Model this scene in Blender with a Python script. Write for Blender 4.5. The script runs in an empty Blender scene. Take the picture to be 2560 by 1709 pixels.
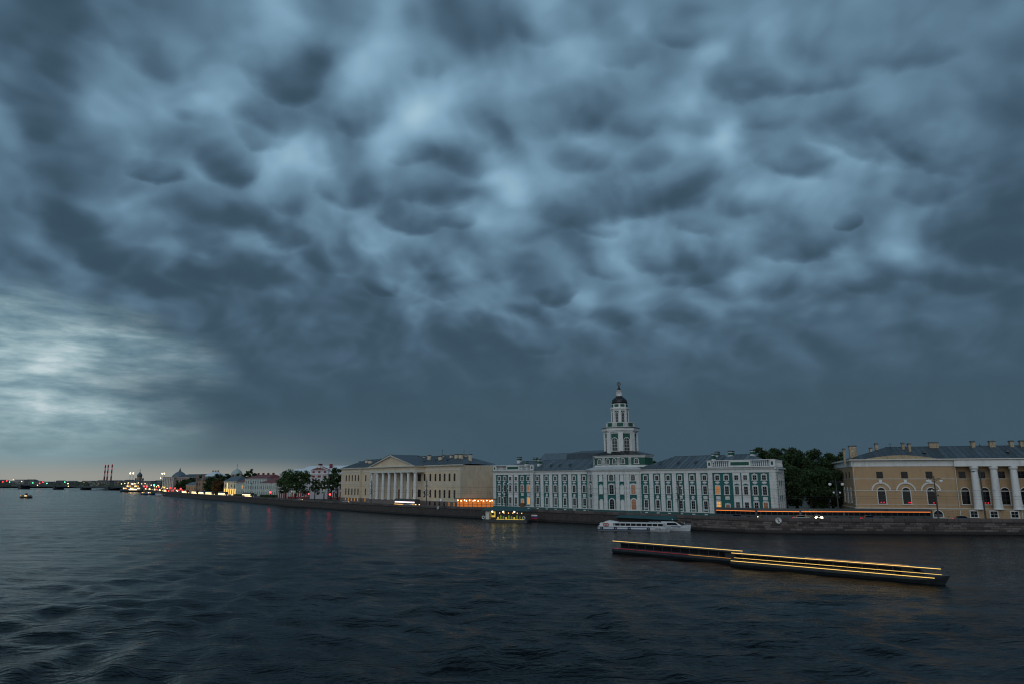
import bpy, bmesh, math, random
import numpy as np
from mathutils import Vector, Matrix
random.seed(7)
rng = np.random.default_rng(7)
scene = bpy.context.scene
col = scene.collection

# ------------------------------------------------------------------ camera
# the photograph was taken from a bridge deck 13.7 m above the water, pitched up 11 degrees
W0, H0 = 2560.0, 1709.0
FPX = 1800.0                      # focal length in pixels of the full photograph
X0, Y0, HOR = 1200.0, 854.5, 1203.0
PITCH = math.atan((HOR - Y0) / FPX)
CP, SP = math.cos(PITCH), math.sin(PITCH)
FH = FPX / CP
CZ = 13.7
cam = bpy.data.cameras.new('camera')
cam.sensor_width = 36.0
cam.lens = FPX / W0 * 36.0
cam.shift_x = (1280.0 - X0) / W0
cam.clip_start = 0.5
cam.clip_end = 30000
camo = bpy.data.objects.new('camera', cam)
camo.location = (0, 0, CZ)
camo.rotation_euler = (math.pi / 2 + PITCH, 0, 0)
col.objects.link(camo)
scene.camera = camo

scene.view_settings.view_transform = 'Standard'
scene.view_settings.look = 'None'
scene.view_settings.exposure = 0.0
scene.view_settings.gamma = 1.0
scene.cycles.use_denoising = True
scene.cycles.filter_width = 1.15
scene.cycles.max_bounces = 5
scene.cycles.diffuse_bounces = 2
scene.cycles.glossy_bounces = 3
scene.cycles.transmission_bounces = 2
scene.cycles.sample_clamp_indirect = 3.0
scene.cycles.caustics_reflective = False
scene.cycles.caustics_refractive = False

def ray(u, v):
    """world direction of a pixel of the full-size photograph"""
    x = (u - X0) / FPX; y = (Y0 - v) / FPX
    return Vector((x, CP - SP * y, SP + CP * y))
def on_plane(u, v, z):
    d = ray(u, v); k = (z - CZ) / d.z
    return Vector((d.x * k, d.y * k, z))
def at_depth(u, v, Y):
    d = ray(u, v); k = Y / d.y
    return Vector((d.x * k, Y, CZ + d.z * k))

# ------------------------------------------------------------------ node helper
class NT:
    def __init__(s, tree): s.t = tree; s.n = tree.nodes; s.l = tree.links
    def new(s, kind, **kw):
        n = s.n.new(kind)
        for k, v in kw.items(): setattr(n, k, v)
        return n
    def set(s, sock, v):
        if isinstance(v, bpy.types.NodeSocket): s.l.new(v, sock)
        elif v is not None: sock.default_value = v
    def m(s, op, a, b=None, c=None, clamp=False):
        n = s.new('ShaderNodeMath', operation=op, use_clamp=clamp)
        for i, v in enumerate((a, b, c)):
            if v is not None: s.set(n.inputs[i], v)
        return n.outputs[0]
    def v(s, op, a, b=None, scale=None):
        n = s.new('ShaderNodeVectorMath', operation=op)
        s.set(n.inputs[0], a)
        if b is not None: s.set(n.inputs[1], b)
        if scale is not None: s.set(n.inputs['Scale'], scale)
        return n.outputs['Value' if op in ('DOT_PRODUCT', 'LENGTH', 'DISTANCE') else 'Vector']
    def noise(s, vec, scale, detail=4, rough=.5, lac=2.0, dist=0.0, out=0):
        n = s.new('ShaderNodeTexNoise', noise_dimensions='3D')
        s.set(n.inputs['Vector'], vec); s.set(n.inputs['Scale'], scale); s.set(n.inputs['Detail'], detail)
        s.set(n.inputs['Roughness'], rough); s.set(n.inputs['Lacunarity'], lac); s.set(n.inputs['Distortion'], dist)
        return n.outputs[out]
    def ramp(s, fac, stops, interp='LINEAR'):
        n = s.new('ShaderNodeValToRGB'); cr = n.color_ramp; cr.interpolation = interp
        while len(cr.elements) < len(stops): cr.elements.new(0.5)
        for e, (p, c) in zip(cr.elements, stops):
            e.position = p; e.color = (*c, 1) if len(c) == 3 else c
        s.set(n.inputs[0], fac)
        return n.outputs[0]
    def mix(s, fac, a, b, blend='MIX'):
        n = s.new('ShaderNodeMix', data_type='RGBA', blend_type=blend)
        s.set(n.inputs[0], fac); s.set(n.inputs[6], a); s.set(n.inputs[7], b)
        return n.outputs[2]
    def maprange(s, v, a, b, c=0.0, d=1.0, interp='SMOOTHSTEP'):
        n = s.new('ShaderNodeMapRange', interpolation_type=interp)
        s.set(n.inputs[0], v); s.set(n.inputs[1], a); s.set(n.inputs[2], b); s.set(n.inputs[3], c); s.set(n.inputs[4], d)
        return n.outputs[0]
def srgb(r, g, b):
    f = lambda c: c / 12.92 if c <= .04045 else ((c + .055) / 1.055) ** 2.4
    return tuple(f(c / 255.0) for c in (r, g, b))
# ------------------------------------------------------------------ sky: heavy storm cloud deck at dusk
world = bpy.data.worlds.new('World')
scene.world = world
world.use_nodes = True
w = NT(world.node_tree)
for n in list(w.n): w.n.remove(n)
DECK = 0.55                                   # curvature of the cloud deck
def deck(d):
    k = 1.0 / (max(d.normalized().z, 0.0) + DECK); d = d.normalized()
    return (d.x * k, d.y * k)
tc = w.new('ShaderNodeTexCoord')
dirv = w.v('NORMALIZE', tc.outputs['Generated'])
sep = w.new('ShaderNodeSeparateXYZ'); w.set(sep.inputs[0], dirv)
dz = w.m('MAXIMUM', sep.outputs[2], 0.0)
inv = w.m('DIVIDE', 1.0, w.m('ADD', dz, DECK))
px = w.m('MULTIPLY', sep.outputs[0], inv); py = w.m('MULTIPLY', sep.outputs[1], inv)
cmb = w.new('ShaderNodeCombineXYZ'); w.set(cmb.inputs[0], px); w.set(cmb.inputs[1], py); cmb.inputs[2].default_value = 1.0
P = cmb.outputs[0]
# domain warp: slow swirls plus small curls, so that cloud edges are ragged and drawn out
def centred(vec): return w.v('MULTIPLY', w.v('SUBTRACT', vec, (.5, .5, .5)), (1, 1, 0))
w1 = centred(w.noise(P, 3.2, 2, .5, out=1))
w2 = centred(w.noise(P, 10.0, 3, .5, out=1))
PW = w.v('ADD', P, w.v('SCALE', w1, scale=.075))
PW = w.v('ADD', PW, w.v('SCALE', w2, scale=.046))
# cloud masses where the storm has them: (u, v, half width, half height, tilt in degrees, strength), dark ones negative
BL = [
 (600,40,50,110,-12,.55),(500,175,80,45,35,.5),(880,20,45,110,-10,.5),(815,150,40,60,15,.6),(930,100,50,70,0,.2),
 (1010,200,110,60,30,.45),(960,270,110,40,40,.65),(890,340,45,30,40,.25),(330,240,110,70,20,.3),(680,350,60,40,50,.4),(640,410,35,55,10,.35),
 (455,395,60,20,-25,.4),(270,460,60,20,0,.3),(560,440,120,20,0,.2),(712,530,28,35,-20,.5),(1170,430,35,75,30,.65),(1110,500,40,35,30,.45),
 (740,395,35,70,20,.3),(960,560,30,25,0,.3),(880,560,60,20,20,.3),(1070,580,110,40,0,.15),
 (1360,120,70,50,0,.35),(1410,60,90,30,20,.25),(1640,110,45,22,25,.5),(1590,190,75,35,45,.35),(1470,260,80,28,30,.3),(1300,40,60,60,0,.2),
 (1780,45,110,45,-10,.3),(1240,160,50,60,0,.15),(1695,310,30,45,-25,.7),(1640,330,60,28,35,.3),(1570,310,35,25,30,.3),(1230,20,60,60,0,.2),
 (1860,440,100,40,0,.5),(1720,430,70,40,0,.2),(1965,340,40,25,0,.4),(2090,400,120,45,-20,.25),(2070,545,60,35,30,.5),(2180,360,90,60,0,.1),
 (1600,545,140,35,5,.45),(1385,545,45,55,-30,.55),(1260,380,60,90,20,.2),(1500,400,60,30,30,.1),(2210,210,80,70,0,.15),
 (1720,630,60,35,25,.5),(1915,625,60,30,-10,.4),(2090,620,70,30,0,.2),(1330,690,50,28,20,.5),(1490,670,35,40,-20,.35),(1390,630,45,28,0,.3),(1640,720,80,40,0,.12),
 (1524,820,38,30,0,.22),(930,650,32,32,-40,.4),(975,710,28,40,-20,.4),(1050,730,35,28,20,.3),(860,590,70,30,0,.15),(1120,640,40,60,0,.15),
 (60,40,140,70,0,-.25),(120,120,260,130,0,-.16),(2300,300,120,260,0,-.15),(60,180,60,80,-20,-.12),(300,30,150,50,0,-.1),(2330,420,70,160,0,-.3),(2300,600,120,100,0,-.25),
 (700,700,330,75,-8,-.15),(430,690,200,60,-18,-.13),(1000,790,200,60,-5,-.12),(1590,770,160,60,0,-.08),(2000,700,200,60,0,-.1),(1030,360,60,30,0,-.1),(1100,110,60,80,-20,-.2),
 (330,600,180,60,-10,-.06),(200,330,120,60,-25,-.08),
]
# single hanging lobes: (u, v, half width, half height, tilt, depth, softness of the far rim)
LB = [
 (655,150,90,72,-8,.50,.30),(705,50,112,80,-12,.34,.6),(612,255,80,46,-14,.42,.5),(592,312,56,34,-14,.36,.4),(530,372,68,48,-14,.46,.25),(352,393,64,30,-6,.44,.25),
 (798,425,66,52,-22,.46,.25),(940,500,64,38,-10,.46,.22),(840,255,48,52,-10,.34,.7),(1010,428,70,36,0,.36,.5),(1075,355,62,36,-10,.28,.7),(670,450,52,40,-15,.28,.6),
 (520,470,88,52,-12,.34,.5),(650,535,62,38,-12,.42,.3),(540,605,115,46,-6,.34,.7),(240,580,50,38,-14,.34,.6),(165,455,115,58,-18,.34,.7),(180,370,125,70,-24,.34,.8),
 (375,140,80,40,-18,.30,.7),(1045,495,36,26,0,.30,.5),(950,350,46,26,10,.26,.6),(950,595,92,42,-5,.30,.7),(1440,440,190,62,9,.50,.25),(1560,405,90,45,25,.26,.6),
 (1290,235,112,66,14,.40,.5),(1235,40,72,48,0,.32,.7),(1425,115,56,32,0,.24,.8),(1475,235,72,60,18,.34,.6),(1485,350,52,30,20,.26,.7),(1700,165,88,48,-6,.34,.7),
 (1875,182,112,34,6,.34,.5),(1838,368,80,40,-6,.46,.35),(2000,325,112,40,-12,.40,.45),(2150,325,100,46,-20,.36,.7),(1825,553,104,44,3,.50,.25),(1945,513,32,20,15,.34,.3),
 (2105,105,125,42,10,.34,.8),(2125,430,70,36,-20,.22,.9),(2225,545,90,60,0,.32,.9),(1365,520,42,24,-20,.34,.4),(1515,598,64,27,-6,.32,.5),(1270,677,46,26,14,.46,.22),
 (1375,612,50,24,-8,.26,.6),(1590,622,82,34,8,.32,.5),(1765,650,52,34,0,.28,.6),(1975,646,60,28,-6,.24,.6),(1250,790,32,17,0,.16,.5),(880,655,40,24,-10,.38,.3),
 (1000,662,44,26,-10,.26,.6),(1070,760,50,26,0,.16,.7),(760,590,60,34,-10,.26,.6),(1120,600,54,40,0,.26,.6),(1190,690,60,30,6,.24,.6),(1420,720,56,26,6,.22,.6),(1560,720,60,26,0,.18,.7),
 (860,540,40,26,-6,.24,.5),(740,330,40,40,-12,.22,.7),(300,280,70,40,-20,.20,.8),(90,560,70,46,-16,.26,.8),(430,250,56,34,-16,.22,.7),(1600,520,60,20,-8,.26,.5),(1700,470,50,26,0,.20,.7),
 (1960,560,50,24,0,.2,.6),(2050,620,60,26,-6,.18,.7),(2180,640,70,34,-6,.2,.8),(1330,350,60,36,10,.2,.7),(1120,300,50,40,10,.2,.7),(980,120,46,40,-10,.2,.8),(1560,60,60,36,-10,.26,.7),(1780,270,50,30,0,.2,.7),
 (2250,130,70,60,0,.16,.9),(1950,250,60,30,0,.16,.8),(460,540,50,30,-10,.22,.6),(390,640,80,36,-8,.2,.8),(150,170,70,40,-24,.2,.8),(260,80,80,40,-16,.2,.8),(90,280,50,36,-24,.2,.8)]
acc = None
PW2 = w.v('ADD', w.v('ADD', P, w.v('SCALE', w1, scale=.035)), w.v('SCALE', w2, scale=.042))
w2b = centred(w.noise(P, 24.0, 3, .55, out=1))
PW2 = w.v('ADD', PW2, w.v('SCALE', w2b, scale=.022))
def jac(u, v):
    e = 2.0
    a = deck(ray(u - e, v)); b = deck(ray(u + e, v)); c = deck(ray(u, v - e)); d = deck(ray(u, v + e))
    return np.array([[(b[0]-a[0]), (d[0]-c[0])], [(b[1]-a[1]), (d[1]-c[1])]]) / (2 * e)
S = W0 / 2349.0
def blob(u, v, ru, rv, ang, q=None):
    u *= S; v *= S; ru *= S * 1.25; rv *= S * 1.25
    J = jac(u, v); cx, cy = deck(ray(u, v))
    a = math.radians(-ang); R = np.array([[math.cos(a), math.sin(a)], [-math.sin(a), math.cos(a)]])
    M = np.diag([1 / ru, 1 / rv]) @ R @ np.linalg.inv(J)
    t = -M @ np.array([cx, cy])
    q1 = w.v('DOT_PRODUCT', PW, (M[0,0], M[0,1], t[0])); q2 = w.v('DOT_PRODUCT', PW, (M[1,0], M[1,1], t[1]))
    s = w.m('MULTIPLY_ADD', q2, q2, w.m('MULTIPLY', q1, q1))
    return w.m('EXPONENT', w.m('MULTIPLY', s, -1.0))
for (u, v, ru, rv, ang, amp) in BL:
    e = blob(u, v, ru, rv, ang)
    amp *= .80 if amp > 0 else 1.0
    acc = w.m('MULTIPLY', e, amp) if acc is None else w.m('MULTIPLY_ADD', e, amp, acc)
for (u, v, ru, rv, ang, amp, soft) in LB:
    u *= S; v *= S; ru *= S * 1.08; rv *= S * 1.08
    J = jac(u, v); cx, cy = deck(ray(u, v)); a = math.radians(-ang); R = np.array([[math.cos(a), math.sin(a)], [-math.sin(a), math.cos(a)]])
    M = np.diag([1 / ru, 1 / rv]) @ R @ np.linalg.inv(J); t = -M @ np.array([cx, cy])
    q1 = w.v('DOT_PRODUCT', PW2, (M[0,0], M[0,1], t[0])); q2 = w.v('DOT_PRODUCT', PW2, (M[1,0], M[1,1], t[1]))
    r2 = w.m('MULTIPLY_ADD', q2, q2, w.m('MULTIPLY', q1, q1))
    soft = min(1.0, soft * .7 + .40); body = w.maprange(r2, 1.05 + soft * .95, max(.05, 1.0 - soft * .9))
    g = w.m('MULTIPLY_ADD', q2, .52, .46, clamp=True)          # deepest at the rim that hangs towards the horizon
    acc = w.m('MULTIPLY_ADD', w.m('MULTIPLY', body, g), -amp * 1.10, acc)
# hanging lobes: a billowed relief of the cloud base, shaded by its slope along the line of sight,
# so that each lobe darkens towards its far rim and a pale crease opens behind it
plen = w.v('LENGTH', w.v('MULTIPLY', P, (1, 1, 0)))
rad = w.v('MULTIPLY', P, (1, 1, 0)); rad = w.v('NORMALIZE', rad)
w3 = centred(w.noise(P, 4.0, 2, .45, out=1))
PQ = w.v('ADD', P, w.v('SCALE', w3, scale=.10))
mpq = w.new('ShaderNodeMapping'); w.set(mpq.inputs[0], PQ); mpq.inputs['Rotation'].default_value = (0, 0, math.radians(-28)); mpq.inputs['Scale'].default_value = (1.0, .93, 1.0)
PQ = mpq.outputs[0]
def relief(vec):
    h = None
    for k, (sc, am) in enumerate(((6.0, 1.0), (13.0, .55), (29.0, .19))):
        n = w.noise(w.v('ADD', vec, (3.7 * k, 1.9 * k, 5.1 * k)), sc, 0, .5)
        b = w.m('ABSOLUTE', w.m('SUBTRACT', n, .5))
        b = w.m('SQRT', w.m('MULTIPLY_ADD', b, b, .0016))
        h = w.m('MULTIPLY', b, am) if h is None else w.m('MULTIPLY_ADD', b, am, h)
    return h
offs = w.v('SCALE', w.v('ADD', rad, (-.35, .0, 0)), scale=.036)
h0 = relief(PQ); h1 = relief(w.v('ADD', PQ, offs))
lobes = w.m('SUBTRACT', h1, h0)
crease = w.m('SUBTRACT', .21, h0)
fine = w.m('SUBTRACT', w.noise(PW, 7.0, 6, .50), .5)
elev = sep.outputs[2]
fade = w.maprange(elev, .07, .25)                       # structure melts into rain haze towards the horizon
det = w.m('MULTIPLY', lobes, .80)
det = w.m('MULTIPLY_ADD', crease, .13, det)
det = w.m('MULTIPLY_ADD', fine, .26, det)
det = w.m('MULTIPLY', det, w.m('MULTIPLY_ADD', fade, .93, .07))
base = w.ramp(w.m('DIVIDE', w.m('MAXIMUM', elev, 0.0), .7), [(0, (.09,)*3), (.16, (.09,)*3), (.27, (.24,)*3), (.42, (.355,)*3), (.62, (.42,)*3), (.82, (.40,)*3), (1, (.30,)*3)])
tt = w.m('ADD', w.m('ADD', base, det), w.m('MULTIPLY', acc, .62))
tt = w.m('SMOOTH_MAX', tt, .08, .22)
skycol = w.ramp(tt, [(0, srgb(46, 66, 81)), (.13, srgb(58, 81, 97)), (.28, srgb(76, 101, 121)), (.5, srgb(101, 133, 155)), (.75, srgb(130, 166, 189)), (1, srgb(160, 193, 210))])
# the open, brighter west beneath the edge of the storm: stratus streaks over a pale horizon
def dirblob(u, v, ru, rv):                                # in azimuth and elevation
    d = ray(u * S, v * S).normalized(); az = math.atan2(d.x, d.y); el = d.z
    a = w.m('MULTIPLY', w.m('SUBTRACT', azn, az), FPX / (ru * S)); b = w.m('MULTIPLY', w.m('SUBTRACT', eln, el), FPX / (rv * S))
    return w.m('EXPONENT', w.m('MULTIPLY', w.m('MULTIPLY_ADD', b, b, w.m('MULTIPLY', a, a)), -1.0))
azr = w.m('ARCTAN2', sep.outputs[0], sep.outputs[1])
warp3 = w.new('ShaderNodeCombineXYZ'); w.set(warp3.inputs[0], w.m('MULTIPLY', azr, 1.0)); w.set(warp3.inputs[1], w.m('MULTIPLY', elev, 3.0))
ns = w.noise(warp3.outputs[0], 5.0, 2, .45, out=1)
nsep = w.new('ShaderNodeSeparateXYZ'); w.set(nsep.inputs[0], ns)
azn = w.m('MULTIPLY_ADD', w.m('SUBTRACT', nsep.outputs[0], .5), .22, azr)
eln = w.m('MULTIPLY_ADD', w.m('SUBTRACT', nsep.outputs[1], .5), .05, elev)
# one wide opening (continues past the left of the frame) and its brighter patches
op = w.m('MULTIPLY', w.maprange(azn, math.radians(-18), math.radians(-30)), w.maprange(eln, .25, .17))
op = w.m('MULTIPLY', op, w.maprange(w.m('MULTIPLY_ADD', azn, .30, w.m('MULTIPLY_ADD', w.m('SUBTRACT', w.noise(warp3.outputs[0], 9.0, 5, .6), .5), .10, eln)), .105, .035))
mpb = w.new('ShaderNodeCombineXYZ'); w.set(mpb.inputs[0], w.m('MULTIPLY', azr, 7.0)); elm = w.m('MULTIPLY_ADD', w.m('SUBTRACT', nsep.outputs[1], .5), .014, elev); w.set(mpb.inputs[1], w.m('MULTIPLY', elm, 30.0))
strat = w.noise(mpb.outputs[0], 1.7, 6, .55, dist=.15)
mpc = w.new('ShaderNodeCombineXYZ'); w.set(mpc.inputs[0], w.m('MULTIPLY', azr, 15.0)); w.set(mpc.inputs[1], w.m('MULTIPLY', elm, 62.0))
strat2 = w.noise(mpc.outputs[0], 2.0, 5, .55, dist=.15)
bri = w.m('ADD', w.m('ADD', w.m('MULTIPLY', dirblob(60, 790, 230, 60), .22), w.m('MULTIPLY', dirblob(60, 930, 300, 70), .22)), w.m('MULTIPLY', dirblob(230, 860, 200, 100), .12))
st = w.m('ADD', w.m('MULTIPLY', w.m('SUBTRACT', strat, .5), 1.6), w.m('MULTIPLY', w.m('SUBTRACT', strat2, .5), .55))
st = w.m('ADD', w.m('MULTIPLY', st, w.maprange(eln, .02, .075)), w.m('ADD', bri, .40))
west = w.ramp(st, [(0, srgb(82, 107, 122)), (.3, srgb(104, 133, 147)), (.55, srgb(130, 158, 168)), (.8, srgb(163, 187, 194)), (1, srgb(196, 213, 217))])
sky2 = w.mix(w.m('MULTIPLY', op, .92), skycol, west)
# pale band at the horizon, fading out towards the storm on the right
hb = w.m('MULTIPLY', w.maprange(elev, .10, .005), w.maprange(azn, math.radians(2), math.radians(-26)))
sky3 = w.mix(w.m('MULTIPLY', hb, .50), sky2, (*srgb(124, 145, 148), 1))
hb2 = w.m('MULTIPLY', w.maprange(elev, .034, .004), w.maprange(azn, math.radians(3), math.radians(-22)))
sky3 = w.mix(w.m('MULTIPLY', hb2, .66), sky3, (*srgb(162, 155, 143), 1))
# daylight above the cloud comes from the physical sky; it only lifts the deck a little
SUN_EL, SUN_ROT = math.radians(30), math.radians(200)
nis = w.new('ShaderNodeTexSky', sky_type='NISHITA', sun_disc=False, sun_elevation=SUN_EL, sun_rotation=SUN_ROT)
bg1 = w.new('ShaderNodeBackground'); w.set(bg1.inputs[0], nis.outputs[0]); bg1.inputs[1].default_value = .0015
bg2 = w.new('ShaderNodeBackground'); w.set(bg2.inputs[0], sky3); bg2.inputs[1].default_value = 1.0
ad = w.new('ShaderNodeAddShader'); w.l.new(bg1.outputs[0], ad.inputs[0]); w.l.new(bg2.outputs[0], ad.inputs[1])
wo = w.new('ShaderNodeOutputWorld'); w.l.new(ad.outputs[0], wo.inputs[0])
world.cycles.sampling_method = 'MANUAL'
world.cycles.sample_map_resolution = 512
# ------------------------------------------------------------------ the sun: a broad soft source behind the camera (bright sky behind the viewer)
sun = bpy.data.lights.new('sun', 'SUN'); sun.energy = .86; sun.angle = math.radians(70); sun.color = (.93, .97, 1.0)
suno = bpy.data.objects.new('sun', sun); col.objects.link(suno)
suno.rotation_euler = Vector((math.sin(SUN_ROT) * math.cos(SUN_EL), math.cos(SUN_ROT) * math.cos(SUN_EL), math.sin(SUN_EL))).to_track_quat('Z', 'Y').to_euler()

# ------------------------------------------------------------------ materials
MATS = {}
def mat(name, c, rough=.7, var=.12, scale=1.5, bump=0.0, bscale=8.0, metal=0.0, stain=0.0, objvar=0.0, spec=.5, emit=None, estr=0.0):
    if name in MATS: return MATS[name]
    m = bpy.data.materials.new(name); m.use_nodes = True; t = NT(m.node_tree)
    b = t.n['Principled BSDF']; b.inputs['Roughness'].default_value = rough; b.inputs['Metallic'].default_value = metal
    b.inputs['Specular IOR Level'].default_value = spec
    tc = t.new('ShaderNodeTexCoord'); P = tc.outputs['Object']
    f = t.noise(P, scale, 5, .6)
    lo = tuple(x * (1 - var) for x in c); hi = tuple(min(1, x * (1 + var)) for x in c)
    colr = t.ramp(f, [(.3, lo), (.7, hi)])
    if stain > 0:
        mp = t.new('ShaderNodeMapping'); t.set(mp.inputs[0], P); mp.inputs['Scale'].default_value = (1, 1, .22)
        g = t.maprange(t.noise(mp.outputs[0], .8, 6, .65), .52, .72, 0, stain)
        colr = t.mix(g, colr, (*[x * .45 for x in c], 1))
    if objvar > 0:
        oi = t.new('ShaderNodeObjectInfo')
        k = t.m('MULTIPLY_ADD', oi.outputs['Random'], objvar * 2, 1 - objvar)
        cc = t.new('ShaderNodeCombineColor')
        for i in range(3): t.set(cc.inputs[i], k)
        colr = t.mix(1.0, colr, cc.outputs[0], 'MULTIPLY')
    t.set(b.inputs['Base Color'], colr)
    if bump > 0:
        bn = t.new('ShaderNodeBump'); bn.inputs['Strength'].default_value = 1; bn.inputs['Distance'].default_value = bump
        t.set(bn.inputs['Height'], t.noise(P, bscale, 4, .6)); t.set(b.inputs['Normal'], bn.outputs[0])
    if emit:
        t.set(b.inputs['Emission Color'], (*emit, 1)); b.inputs['Emission Strength'].default_value = estr
    MATS[name] = m
    return m
def glow(name, c, e): return mat(name, tuple(x * .3 for x in c), .5, emit=c, estr=e)

M_white = mat('white_stucco', (.66, .66, .64), .8, .08, .6, stain=.5)
M_whitetrim = mat('white_trim', (.64, .64, .62), .75, .07, .7, stain=.4)
M_teal = mat('turquoise_stucco', (.016, .112, .106), .8, .14, .5, stain=.3)
M_tealplinth = mat('turquoise_plinth', (.035, .105, .100), .8, .15, .6, stain=.3)
M_green = mat('green_stucco', (.018, .090, .062), .8, .14, .5, stain=.3)
M_cream = mat('cream_stucco', (.60, .485, .345), .85, .10, .3, stain=.45)
M_creamtrim = mat('pale_cream_trim', (.58, .56, .50), .8, .06, .8, stain=.2)
M_ochre = mat('ochre_stucco', (.40, .265, .15), .85, .08, .3, stain=.30)
M_ochredirty = mat('weathered_ochre', (.36, .27, .17), .9, .30, 2.2, stain=.8)
M_chimney = mat('mottled_chimney_plaster', (.36, .28, .19), .9, .55, 3.2, stain=.9); M_blindshade = mat('shaded_recess_plaster', (.40, .32, .215), .9, .1, .5, stain=.3)  # blind recesses get their shade from a darker plaster colour
M_plinth = mat('dark_granite_plinth', (.16, .13, .12), .8, .2, 1.0, stain=.4)
M_metalroof = mat('grey_metal_roof', (.095, .125, .145), .45, .16, .8, bump=.02, bscale=1.5, metal=.2, stain=.5, objvar=.24)
M_darkroof = mat('dark_metal_roof', (.065, .085, .10), .5, .2, .6, metal=.2, stain=.55, objvar=.24)
M_blueroof = mat('blue_grey_roof', (.60, .66, .70), .6, .1, .5, metal=.1, stain=.2, objvar=.06)
M_redroof = mat('red_metal_roof', (.16, .045, .040), .6, .2, .8, stain=.4)
M_domeblack = mat('black_dome', (.020, .022, .025), .4, .3, 1.0, metal=.3)
M_skirt = mat('pale_sheet_metal', (.50, .53, .54), .5, .08, .5, metal=.2, stain=.2)
M_granite = mat('quay_granite', (.098, .080, .074), .85, .35, 1.3, bump=.03, bscale=5, stain=.8, objvar=.6)
M_parapet = mat('parapet_granite', (.088, .071, .067), .85, .22, 1.2, bump=.02, bscale=5, stain=.6, objvar=.30)
M_joint = mat('dark_wet_granite', (.022, .019, .018), .6, .4, 1.0)
M_asphalt = mat('asphalt', (.045, .045, .048), .8, .25, .4)
M_pave = mat('paving', (.12, .115, .11), .85, .2, .7)
M_ground = mat('earth', (.05, .055, .045), .95, .3, .05)
M_black = mat('black_metal', (.012, .013, .015), .5, .2)
M_darksteel = mat('dark_painted_steel', (.030, .034, .038), .5, .2)
M_glass = mat('dark_window_glass', (.008, .009, .011), .06, .3, .35, spec=.14)
M_glassgrey = mat('curtained_window_glass', (.055, .06, .062), .2, .35, .5, spec=.3)
M_glassbrown = mat('warm_dim_window', (.05, .03, .02), .12, .3, .5, emit=srgb(150, 92, 50), estr=.28)
M_litwin = glow('lit_window', srgb(255, 178, 80), .75)
M_litdim = glow('dimly_lit_window', srgb(220, 140, 70), .42)
M_brickred = mat('red_painted_brick', (.21, .030, .030), .8, .2, .6, stain=.3)
M_pinkwhite = mat('pinkish_white_stucco', (.52, .48, .50), .8, .08, .4, stain=.2)
M_greygreen = mat('grey_green_stucco', (.36, .43, .41), .85, .08, .4, stain=.25)
M_brown = mat('brown_stone', (.25, .17, .125), .85, .2, .5, stain=.35)
M_artstone = mat('grey_brown_stucco', (.32, .27, .24), .85, .1, .3, stain=.35)
M_farwall = mat('far_grey_stucco', (.20, .195, .19), .9, .2, .1, objvar=.35)
M_farroof = mat('far_dark_roof', (.06, .07, .075), .8, .2, .1, objvar=.3)
M_bark = mat('tree_bark', (.045, .036, .028), .95, .3, 2)
M_leaf = mat('leaf_green', (.040, .070, .022), .8, .6, .4, objvar=.25, spec=.2)
M_leafdark = mat('leaf_dark_green', (.034, .060, .024), .85, .65, .35, objvar=.25, spec=.2)
M_leafautumn = mat('leaf_rusty', (.10, .055, .018), .85, .4, .5, objvar=.2, spec=.2)
M_amber = glow('amber_light', srgb(255, 135, 50), 1.5)
M_gold = glow('golden_light', srgb(255, 196, 105), 2.4)
M_hot = glow('hot_white_light', srgb(255, 222, 170), 4.2)
M_warmwhite = glow('warm_white_light', srgb(255, 225, 165), 3.0)
M_head = glow('headlight_glow', srgb(255, 240, 190), 45.0)
M_red = glow('red_light', srgb(255, 40, 40), 3.0)
M_redhot = glow('red_signal', srgb(255, 50, 55), 7.0)
M_greenlight = glow('green_signal', srgb(90, 255, 170), 4.0)
M_globe = mat('milky_globe', (.75, .75, .73), .35, .05)
M_canopy = mat('teal_awning_fabric', (.020, .075, .080), .7, .15, .4)
M_boatwhite = mat('boat_white_paint', (.62, .64, .65), .35, .05, .6, stain=.15)
M_boatblue = mat('boat_blue_paint', (.015, .05, .14), .35, .1)
M_hulldark = mat('dark_hull', (.030, .038, .044), .4, .3)
M_rubber = mat('tyre_rubber', (.012, .012, .012), .9, .2)
M_orange = mat('lifebuoy_orange', (.50, .09, .035), .6, .05)
M_flagred = mat('flag_red', (.35, .02, .03), .8, .05)
M_flagblue = mat('flag_blue', (.02, .03, .20), .8, .05)
M_wood = mat('brown_door_wood', (.16, .075, .03), .6, .2)
M_gilt = mat('greenish_bronze', (.16, .15, .12), .5, .2, metal=.4)

M_sashgrey = mat('grey_sash', (.30, .30, .29), .7, .1); M_sashdark = mat('dark_sash', (.045, .038, .032), .7, .2)
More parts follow.
